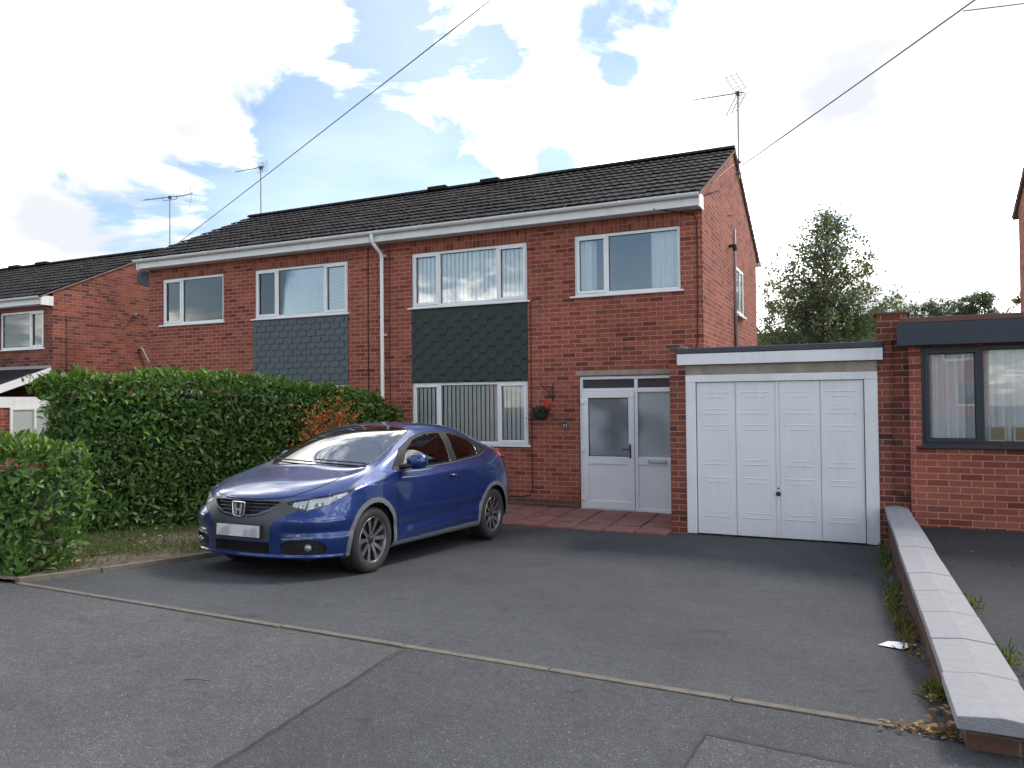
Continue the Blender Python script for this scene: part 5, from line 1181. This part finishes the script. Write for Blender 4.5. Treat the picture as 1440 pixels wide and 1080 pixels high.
lumpbox('foliage', 23000, faces, .098, hA, lump=.09, tips=.36)
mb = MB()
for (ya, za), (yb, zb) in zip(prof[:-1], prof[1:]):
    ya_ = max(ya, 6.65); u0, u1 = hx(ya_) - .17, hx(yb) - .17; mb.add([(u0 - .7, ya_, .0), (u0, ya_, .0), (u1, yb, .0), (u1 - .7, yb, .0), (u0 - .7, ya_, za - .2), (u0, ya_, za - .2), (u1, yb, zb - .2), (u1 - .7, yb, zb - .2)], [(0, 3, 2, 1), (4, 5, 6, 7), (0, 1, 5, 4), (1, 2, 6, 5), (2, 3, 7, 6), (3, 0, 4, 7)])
obj('branches_or_core', mb, M_CORE, hA)  # solid dark core added inside the foliage to block see-through
hB = thing('laurel_hedge', 'lower laurel hedge beside the pavement at the left edge, yellow green tips', 'hedge', (-8.3, 4.9, 0), 'laurel hedges')
faces = [((-6.62, 4.15, .30), (0, .66, 0), (.12, .02, 1.03), (1, 0, .05), 1.0), ((-10.2, 4.12, .30), (3.58, 0, 0), (.12, .10, 1.05), (0, -1, 0), 1.0), ((-10.2, 4.2, 1.34), (3.70, 0, 0), (0, .62, .04), (0, 0, 1), 1.15)]
lumpbox('foliage', 9500, faces, .085, hB, lump=.09, tips=.42)
obj('branches_or_core', MB().add([(-10.2, 4.35, .25), (-6.9, 4.35, .25), (-6.9, 4.7, .25), (-10.2, 4.7, .25), (-10.2, 4.45, 1.18), (-6.80, 4.45, 1.18), (-6.80, 4.7, 1.18), (-10.2, 4.7, 1.18)], [(0, 3, 2, 1), (4, 5, 6, 7), (0, 1, 5, 4), (1, 2, 6, 5), (2, 3, 7, 6), (3, 0, 4, 7)]), M_CORE, hB)  # added dark filler box behind the leaves, no real stems

def shrub(nm, label, cat, c, h, spread, nst, nleaf, cols, lsz, m=M_LEAF, seed=1, upright=.7, group=None):
    rs = np.random.default_rng(seed); root = thing(nm, label, cat, c, group); mb = MB(); P = []; D = []
    for i in range(nst):
        a = rs.uniform(0, 6.28); r = rs.uniform(.2, 1) * spread; top = np.array([math.cos(a) * r, math.sin(a) * r, h * rs.uniform(.7, 1.0) * (1 - .35 * (r / spread) ** 2)])
        mid = top * [.35, .35, .5]; pts = [Vector((0, 0, 0)) + Vector(c), Vector(mid) + Vector(c), Vector(top) + Vector(c)]; mb.tube(pts, [.012, .008, .003], 5)
        for k in range(nleaf):
            t = rs.uniform(.3, 1.02); p = (1 - t) ** 2 * np.zeros(3) + 2 * t * (1 - t) * mid + t * t * top; P.append(p + rs.normal(size=3) * h * .055 + np.array(c)); D.append(rs.normal(size=3) + np.array([0, 0, upright]))
    obj('stems', mb, M_BARK, root); n = len(P); cols = np.array(cols); cc = cols[rs.integers(0, len(cols), n)] * rs.uniform(.7, 1.3, (n, 1))
    Ln = lsz * rs.uniform(.6, 1.3, n); leaves('foliage', P, D, rs.normal(size=(n, 3)) + [0, -.5, .8], Ln, Ln * .5, cc, m, root, True); return root
shrub('orange_shrub', 'shrub with bright orange red leaves rising above the car bonnet in front of the hedge', 'shrub', (-7.50, 9.50, 0), 1.86, .66, 30, 210, [(.55, .13, .04), (.62, .20, .08), (.45, .15, .05), (.14, .15, .05)], .052, seed=4)
shrub('yellow_shrub', 'small yellowing shrub between car windscreen and tall hedge', 'shrub', (-7.55, 8.35, 0), 1.15, .28, 10, 110, [(.30, .20, .06), (.22, .20, .07), (.12, .15, .05), (.30, .14, .05)], .04, seed=9)
shrub('twiggy_plant', 'thin twiggy plant with few dark leaves against the wall beside lower window', 'shrub', (-7.55, 11.45, 0), 1.72, .22, 6, 22, [(.05, .06, .03), (.10, .04, .03)], .05, seed=12)

# ------------------------------------------------------------------ trees
def tree(nm, label, base, h, cw, z0, nbr, nleaf, lsz, cols, bark, seed, shape='birch', trunk_r=.12, group='trees beyond the garage'):
    rs = np.random.default_rng(seed); root = thing(nm, label, 'tree', base, group); b = np.array(base, float); mb = MB(); br = MB()
    lean = rs.normal(size=2) * .02
    tp = [Vector(b + [lean[0] * z * z / h + .03 * math.sin(z * 2), lean[1] * z, z]) for z in np.linspace(-.5, h * .99, 14)]; mb.tube(tp, list(np.linspace(trunk_r, .012, 14)), 8)
    P = []; D = []
    for i in range(nbr):
        f = rs.random() ** (1.45 if shape == 'birch' else .8); z = z0 + (h - z0) * f; a = rs.uniform(0, 6.28)
        if shape == 'birch': w = cw * (1 - f) ** .60 * rs.uniform(.30, 1.15) + .05
        else: w = cw * math.sqrt(max(0.03, 1 - (2 * f - .8) ** 2 / 1.5)) * rs.uniform(.6, 1.12)
        k = int(np.clip(z / h * 13, 0, 12)); s = np.array(tp[k]) * 1.0; s[2] = b[2] + z
        rise = .55 * w if shape == 'birch' else .35 * w
        mid = s + np.array([math.cos(a) * w * .55, math.sin(a) * w * .55, rise]); e = s + np.array([math.cos(a) * w, math.sin(a) * w, rise * rs.uniform(.6, 1.5)])
        br.tube([Vector(s), Vector(mid), Vector(e)], [.03 * w / cw + .008, .012, .004], 5)
        ncl = max(3, int(9 * (w / cw) + 2))
        for c in range(ncl):
            t = rs.uniform(.35, 1.03); p = (1 - t) ** 2 * s + 2 * t * (1 - t) * mid + t * t * e; tw = p + rs.normal(size=3) * [.22, .22, .20] * (cw / 2.2) - np.array([0, 0, .10 if shape == 'birch' else 0])
            br.tube([Vector(p), Vector(tw)], [.005, .003], 3, caps=False)
            q = rs.poisson(nleaf * ((.25 + .75 * min(1, (1 - f) * 1.6)) if shape == 'birch' else 1))
            for _ in range(q):
                u = rs.random(); P.append(p + (tw - p) * u + rs.normal(size=3) * (.06 if shape == 'birch' else .085) * (cw / 2)); D.append(rs.normal(size=3) - [0, 0, .4])
    obj('trunk', mb, bark, root, smooth=True); obj('branches_or_core', br, bark if shape != 'birch' else M_BARK, root)
    n = len(P); P = np.array(P); cols = np.array(cols); cc = cols[rs.integers(0, len(cols), n)] * rs.uniform(.65, 1.35, (n, 1)); Ln = lsz * rs.uniform(.6, 1.4, n)
    leaves('crown', P, D, rs.normal(size=(n, 3)) + [0, 0, .8], Ln, Ln * .72, cc, M_LEAF, root, True); return root
GR_ = [(.11, .145, .10), (.13, .17, .12), (.085, .115, .08), (.16, .195, .14)]
tree('birch_tree', 'tall pointed birch tree with thin airy top behind the garage', (-1.55, 29.0, -1), 9.1, 3.1, 1.6, 480, 17, .095, GR_ + [(.16, .13, .04), (.075, .10, .04)], M_BIRCH, 3, trunk_r=.11)
tree('leaning_tree', 'thin leafed smaller tree rising left of the birch beside the house corner', (-3.25, 31.0, -1), 6.7, 1.3, 1.5, 90, 11, .085, GR_, M_BARK, 8, shape='birch', trunk_r=.08)
for k, (lab, x, y, hh, w, sd_) in enumerate([('bushy dark tree touching the right side of the birch', .55, 36, 6.2, 1.7, 11), ('rounded tree behind the brick pier, second to the right of the birch', 2.55, 40, 6.9, 1.6, 12), ('spiky topped tree showing above the brown roof trim', 4.35, 41, 7.2, 1.5, 13), ('sparse pale tree against the right hand brick house', 5.75, 38, 7.1, .85, 14)]):
    tree('broadleaf_tree', lab, (x, y, -1), hh, w, 2.5, 110 if w > 1 else 40, 12, .11, [(.10, .125, .085), (.12, .145, .10), (.085, .105, .075)], M_BARK, sd_, shape='round')
# far house roof between the semi and the birch
fh = thing('distant_house', 'far tiled house of which only a strip of grey roof shows above garage', 'house', (-3.2, 41, 0))
obj('wall', MB().box(-9, 1.0, 40, 46, -1, 3.0), M_BRICK, fh)
o = tiled_slope('roof', -9.2, .2, 39.7, 3.6, 43, 5.2, fh, gauge=.33)
obj('rear_slope', MB().quad((-9.2, 43, 5.2), (.2, 43, 5.2), (.2, 46.3, 3.0), (-9.2, 46.3, 3.0)), M_TILE, fh)

# ------------------------------------------------------------------ aerials, dish, wires
def aerial(label, base, top, boom_dir, boom_len, nel, refl='grid', back=.12, el=.13, group='television aerials', mastr=.018, el_dir=None, mast_n=1, arm=False, rs_=.22, grid_dir=None):
    a = thing('tv_aerial', label, 'aerial', base, group); b = Vector(base); t = Vector(top)
    obj('mast', MB().tube([b, t], mastr, 8), M_STEEL, a)
    d = Vector(boom_dir).normalized(); st = t + Vector((0, 0, .03)) + d * (-back); en = st + d * boom_len; mb = MB().tube([st, en], .009, 6)
    e = Vector(el_dir).normalized() if el_dir else d.cross(Vector((0, 0, 1))).normalized()
    if arm: mb.tube([t + d * (-.28) + Vector((0, 0, .03)), t + d * (-.22) - Vector((0, 0, .05)), t + d * .22 - Vector((0, 0, .05)), t + d * .28 + Vector((0, 0, .03))], .008, 6)
    bo = obj('boom', mb, M_GREYM, a); mb = MB()
    for k in range(nel):
        p = st + d * (.22 + (boom_len - .24) * k / max(1, nel - 1)); L_ = el * (1 - .25 * k / nel); mb.tube([p - e * L_, p + e * L_], .004, 4)
    p = st + d * .16; mb.tube([p - e * .14 + d * 0, p - e * .14 + Vector((0, 0, .025)), p + e * .14 + Vector((0, 0, .025)), p + e * .14], .005, 4)
    obj('elements', mb, M_GREYM, bo)
    mb = MB(); u = Vector((0, 0, 1))
    for s_ in (1, -1):
        q0 = st + d * .04; q1 = q0 + u * s_ * rs_ + d * rs_ * .55 * (1 if grid_dir else .35)
        mb.tube([q0, q1], .005, 4)
        e2 = (Vector(grid_dir) if grid_dir else e).normalized()
        for k in range(5):
            q = q0.lerp(q1, (k + .7) / 5); mb.tube([q - e2 * .17, q + e2 * .17], .0038, 4)
        if grid_dir:
            for f_ in (-1, 1): mb.tube([q0 + e2 * .16 * f_ + (q1 - q0) * .12, q1 + e2 * .16 * f_], .006, 4)
    obj('reflector', mb, M_GREYM, a)
    obj('mast_clamp', MB().box(t.x - .03, t.x + .03, t.y - .03, t.y + .03, t.z - .02, t.z + .06), M_GREYM, a)
    return a
aerial('aerial with long horizontal boom on a thin mast above the left house gable', (-17.18, 15.0, 5.85), (-17.18, 15.0, 7.36), (-1, -.05, .02), 1.75, 12, back=.80, el_dir=(.45, 1, .6), arm=True, rs_=.36)
aerial('small aerial on a dark mast at the left end of our ridge', (-13.98, 15.02, 6.35), (-13.98, 15.02, 7.74), (-1, .05, .02), 1.02, 10, el=.07, el_dir=(.3, 1, .5), rs_=.14)
a3 = aerial('aerial with big grid reflector on a mast at the right gable', (-2.22, 15.28, 6.02), (-2.22, 15.30, 7.66), (-1, -.12, -.03), .98, 5, el=.06, el_dir=(0, .5, .9), rs_=.38, mastr=.016, grid_dir=(.50, .7, .42))
for z in (6.12, 6.34): obj('wall_bracket', MB().box(-2.28, -2.18, 15.24, 15.34, z - .012, z + .012), M_STEEL, a3)
aerial('aerial boom poking into the top right corner of the sky', (2.9, 15.0, 6.9), (2.9, 15.0, 8.18), (-1, .0, -.10 + .18), 1.55, 10, el=.1, el_dir=(-.5, 1, .6), back=.2, rs_=.2)
POLE = (8.56, 2.52, 8.0)
def wire(label, a, b, r):
    a, b = Vector(a), Vector(b); mb = MB(); pts = []
    for k in range(25):
        t = k / 24; p = a.lerp(b, t); p.z -= 4 * .06 * t * (1 - t); pts.append(p)
    o = obj('telephone_wire', mb.tube(pts, r, 5), simple('wire_grey', (.07, .08, .07), .6), None); tag(o, label, 'wire', 'overhead wires')
wire('overhead wire crossing the sky left of centre down to the left house', (-17.1, 15.0, 6.0), POLE, .0085)
wire('overhead wire from the right gable up to the top right', (-2.17, 15.28, 6.26), POLE, .010)
# satellite dish at the left corner
sdh = thing('satellite_dish', 'grey satellite dish under the eaves at the left corner of the semis', 'satellite dish', (-14.2, 12.1, 4.4))
Vd = MB(); prof = [(.0, 0), (.10, .012), (.18, .036), (.245, .070), (.25, .078), (.18, .046), (.10, .022), (0, .008)]
Vd.lathe(prof, 28, 'y', (0, 0, 0)); Vd.v = [(-14.42 + v[0] * .8 + v[1] * .6, 12.05 - v[1] * .8 + v[0] * .6, 4.56 + v[2] * .85) for v in Vd.v]
obj('dish', Vd, simple('dish_grey', (.085, .095, .11), .5), sdh, smooth=True)
obj('dish_bracket', MB().tube([(-14.40, 12.07, 4.55), (-14.14, 12.2, 4.48)], .018, 6).tube([(-14.42, 12.03, 4.36), (-14.55, 11.75, 4.45)], .010, 6), M_STEEL, sdh)

# ------------------------------------------------------------------ hanging basket, bracket, plaque
br_ = thing('wall_bracket', 'black iron hanging basket bracket on the brick wall left of the door', 'bracket', (-4.735, 11.79, 1.9))
x = -4.735; mb = MB().tube([(x, 11.79, 1.76), (x, 11.79, 2.06)], .009, 6)
mb.tube([(x, 11.785, 1.79), (x - .06, 11.72, 1.92), (x - .125, 11.60, 2.02), (x - .135, 11.58, 2.05)], .007, 6); mb.tube([(x, 11.785, 2.0), (x - .06, 11.70, 2.0), (x - .12, 11.60, 2.01)], .006, 6)
mb.tube([(x - .02 + .03 * math.cos(a), 11.76 - .03 * math.cos(a), 1.93 + .04 * math.sin(a)) for a in np.linspace(0, 5, 12)], .004, 5)
obj('iron_arm', mb, M_BLACK, br_)
hb = thing('hanging_basket', 'dark hanging basket with green plant and a red flower on its bracket', 'hanging basket', (x - .13, 11.58, 1.55))
cx, cy = x - .13, 11.58
obj('bowl', MB().lathe([(0, -.125), (.06, -.122), (.10, -.09), (.128, -.03), (.14, .02), (.130, .02), (.118, -.02), (0, -.03)], 24, 'z', (cx, cy, 1.57)), simple('basket_black', (.018, .020, .026), .6, var=.3, vscale=30), hb, smooth=50)
mb = MB()
for k in range(3):
    a = k * 2.09 + .4; mb.tube([(cx + .135 * math.cos(a), cy + .135 * math.sin(a), 1.59), (cx, cy, 2.0)], .0028, 4)
obj('chain', mb, M_STEEL, hb)
rs = np.random.default_rng(5); n = 420; a = rs.uniform(0, 6.28, n); r = .14 * np.sqrt(rs.random(n)) * 1.15; z = 1.60 + rs.random(n) * .10 * (1 - r / .2); P = np.stack([cx + r * np.cos(a), cy + r * np.sin(a), z], 1)
m_ = rs.random(n) < .2; P[m_, 0] -= rs.random(m_.sum()) * .10; P[m_, 2] -= rs.random(m_.sum()) * .14
cols = np.array([(.03, .08, .03), (.05, .12, .05), (.02, .05, .02), (.10, .03, .05)]); leaves('plant', P, rs.normal(size=(n, 3)) + [0, -.3, .5], rs.normal(size=(n, 3)) + [0, -.4, .8], .045 * rs.uniform(.6, 1.2, n), .03 * np.ones(n), cols[rs.integers(0, 4, n)], M_LEAF, hb, True)
P = np.array([(cx + .125, cy - .05, 1.72)]) + rs.normal(size=(40, 3)) * [.018, .018, .024]; leaves('flower', P, rs.normal(size=(40, 3)), rs.normal(size=(40, 3)), np.full(40, .034), np.full(40, .03), np.tile([(.75, .06, .03)], (40, 1)), M_DRYLEAF, hb, True)
pq = thing('house_number_plaque', 'small black arched house number plaque on brick by the door', 'plaque', (-4.523, 11.79, 1.36))
arc = [(-4.523 + .058 * math.cos(t), 1.375 + .045 * math.sin(t)) for t in np.linspace(0, math.pi, 12)] + [(-4.581, 1.315), (-4.465, 1.315)]
obj('backplate', MB().prism(arc, 'y', 11.782, 11.797), M_BLACK, pq)
obj('rim', MB().tube([(p[0], 11.781, p[1]) for p in arc + arc[:1]], .003, 5), M_STEEL, pq)
def digit(segs, x, z, w, h, mb):
    S = {'a': ((x, z + h), (x + w, z + h)), 'b': ((x + w, z + h), (x + w, z + h / 2)), 'c': ((x + w, z + h / 2), (x + w, z)), 'd': ((x, z), (x + w, z)), 'e': ((x, z), (x, z + h / 2)), 'f': ((x, z + h / 2), (x, z + h)), 'g': ((x, z + h / 2), (x + w, z + h / 2))}
    for s in segs: (a, b), (c, d) = S[s]; mb.tube([(a, 11.7805, b), (c, 11.7805, d)], .004, 5)
mb = MB(); digit('acdefg', -4.556, 1.335, .024, .045, mb); digit('abcdg', -4.514, 1.335, .024, .045, mb); obj('digits', mb, M_CHROME, pq)

# ------------------------------------------------------------------ leaf litter, weeds, paper
def litter(name, label, P, sz, cols, seed, cat='leaves'):
    rs = np.random.default_rng(seed); n = len(P); cols = np.array(cols); Ln = sz * rs.uniform(.5, 1.4, n)
    o = leaves(name, P, rs.normal(size=(n, 3)) * [1, 1, .15], rs.normal(size=(n, 3)) * .35 + [0, 0, 1], Ln, Ln * .6, cols[rs.integers(0, len(cols), n)] * rs.uniform(.6, 1.3, (n, 1)), M_DRYLEAF, None, True)
    return tag(o, label, cat, kind='stuff')
rs = np.random.default_rng(21)
BRN = [(.20, .10, .05), (.28, .15, .06), (.12, .07, .04), (.35, .24, .10), (.09, .06, .04)]
n = 420; y = rs.uniform(3.7, 10.2, n); keep = (np.sin(y * 2.1) + rs.random(n) * 1.6) > .1; y = y[keep]; n = len(y); xx = np.array([bwx(v) for v in y]) - np.abs(rs.normal(size=n)) * .05 + .02
P = np.stack([xx, y, [gz(v) + .012 + .02 * rs.random() for v in y]], 1)
litter('leaf_litter', 'dry brown fallen leaves gathered along the foot of the low wall', P, .04, BRN, 1)
n = 130; P = np.stack([.20 + rs.normal(size=n) * .10, 3.78 + rs.normal(size=n) * .035, np.full(n, .36)], 1); litter('leaf_litter', 'brown leaf crumbs at the end of the low wall', P, .028, BRN, 2)
n = 420; x = rs.uniform(-9.0, -6.55, n); y = rs.uniform(4.6, 11.0, n); P = np.stack([x, y, [gz(v) + .10 for v in y]], 1); litter('leaf_litter', 'fallen leaves scattered on the soil under the tall hedge', P, .06, BRN + [(.35, .27, .12), (.16, .17, .07)], 3)
n = 60; P = np.stack([rs.uniform(.5, 2.6, n), rs.uniform(6, 10.1, n), np.zeros(n)], 1); P[:, 2] = [nz(v) + .01 for v in P[:, 1]]; litter('leaf_litter', 'few pale dead leaves on the neighbour drive', P, .03, BRN + [(.4, .33, .2)], 4)
n = 90; P = np.stack([rs.uniform(-2.2, .08, n), 10.27 - np.abs(rs.normal(size=n)) * .03, np.full(n, .012)], 1); litter('leaf_litter', 'leaf crumbs along the bottom of the garage door', P, .025, BRN + [(.10, .14, .04)], 5)
n = 70; P = np.stack([rs.uniform(-5.6, -2.5, n), rs.uniform(9.9, 11.7, n), np.full(n, .045)], 1); litter('leaf_litter', 'leaf bits scattered over the red slabs', P, .025, BRN, 6)
def weeds(label, cen, n, spread, hgt, cols, seed, along=None):
    rs = np.random.default_rng(seed); P = []; D = []; 
    for _ in range(n):
        p = np.array(cen, float) + rs.normal(size=3) * [spread[0], spread[1], 0]
        P.append((p[0], p[1], cen[2] if len(cen) > 2 and along is None else gz(p[1]) + .005)); D.append(rs.normal(size=3) * .55 + [0, 0, 1])
    Ln = hgt * rs.uniform(.4, 1.2, n); cols = np.array(cols)
    o = leaves('weed_tuft', P, D, rs.normal(size=(n, 3)), Ln, Ln * .10 + .003, cols[rs.integers(0, len(cols), n)] * rs.uniform(.7, 1.3, (n, 1)), M_LEAF, None, False); return o
GW = [(.06, .12, .03), (.10, .16, .04), (.16, .17, .06), (.20, .15, .07)]
specs = [('green weeds where the low wall meets the garage pier', (.12, 9.3), 120, (.03, .35), .10), ('straw coloured weeds at the middle of the low wall foot', (.15, 7.2), 130, (.03, .55), .10), ('brown dry weeds beside the paper scrap', (.19, 6.0), 150, (.03, .35), .09), ('small green fern like weed near the wall end', (.27, 4.45), 130, (.025, .06), .08)]
for i, (lab, c, n, sp, hh) in enumerate(specs):
    o = weeds(lab, (c[0], c[1], gz(c[1])), n, sp, hh, GW if i != 2 else [(.16, .11, .05), (.10, .10, .05), (.2, .14, .07)], 30 + i, along=True); tag(o, lab, 'weeds', kind='stuff')
for i, (c, n) in enumerate([((.60, 6.3), 60), ((.66, 5.0), 60)]):
    o = weeds('', (c[0], c[1], nz(c[1]) + .005), n, (.05, .10), .08, GW, 50 + i); tag(o, ['grass tuft on the far side of the low wall, further one', 'grass tuft at the right photo edge beside the low wall'][i], 'weeds', kind='stuff')
n = 14000; rs = np.random.default_rng(77); x = rs.uniform(-8.7, -6.52, n * 2); y = rs.uniform(4.5, 8.6, n * 2); k = (np.sin(x * 3.1) * np.cos(y * 2.3) + rs.normal(size=2 * n) * .6 > -.1); x, y = x[k], y[k]; P = np.stack([x, y, [gz(v) + .06 for v in y]], 1); m_ = len(x)
cols = np.array([(.05, .09, .03), (.09, .12, .04), (.14, .13, .06), (.07, .10, .035)]); o = leaves('verge_grass', P, rs.normal(size=(m_, 3)) * .6 + [0, 0, .8], rs.normal(size=(m_, 3)), .07 * rs.uniform(.5, 1.3, m_), np.full(m_, .008), cols[rs.integers(0, 4, m_)], M_LEAF, None, True); tag(o, 'thin patchy grass on the soil between hedge and drive', 'grass', kind='stuff')
pp = obj('paper_scrap', MB().add([(.02, 5.52, gz(5.52) + .012), (.16, 5.45, gz(5.45) + .016), (.245, 5.60, gz(5.6) + .025), (.08, 5.66, gz(5.66) + .014), (.13, 5.57, gz(5.57) + .035)], [(0, 1, 4), (1, 2, 4), (2, 3, 4), (3, 0, 4)]), simple('paper', (.75, .76, .76), .7), None); tag(pp, 'scrap of white paper lying on the drive by the low wall', 'paper')
tw = obj('twig', MB().tube([(-3.25, 2.92, gz(3) + .01), (-3.19, 2.95, gz(3) + .014), (-3.10, 2.965, gz(3) + .01)], .003, 5), M_BARK, None); tag(tw, 'dark little twig lying on the pavement in the foreground', 'twig')

# ------------------------------------------------------------------ the other side of the street (unseen house copies, added for reflections in the glass)
for k, cx_ in enumerate((-34, -17, 0, 17)):
    for src in (hL, hR):
        c = copy_tree(src); c.rotation_euler = (0, 0, math.pi); c.location = (cx_ - (src.location.x - XP), -17 - src.location.y, .3)
        c['label'] = 'unseen copy of a brick semi, added behind the camera for reflections in glass'; c['group'] = 'houses added for reflections'
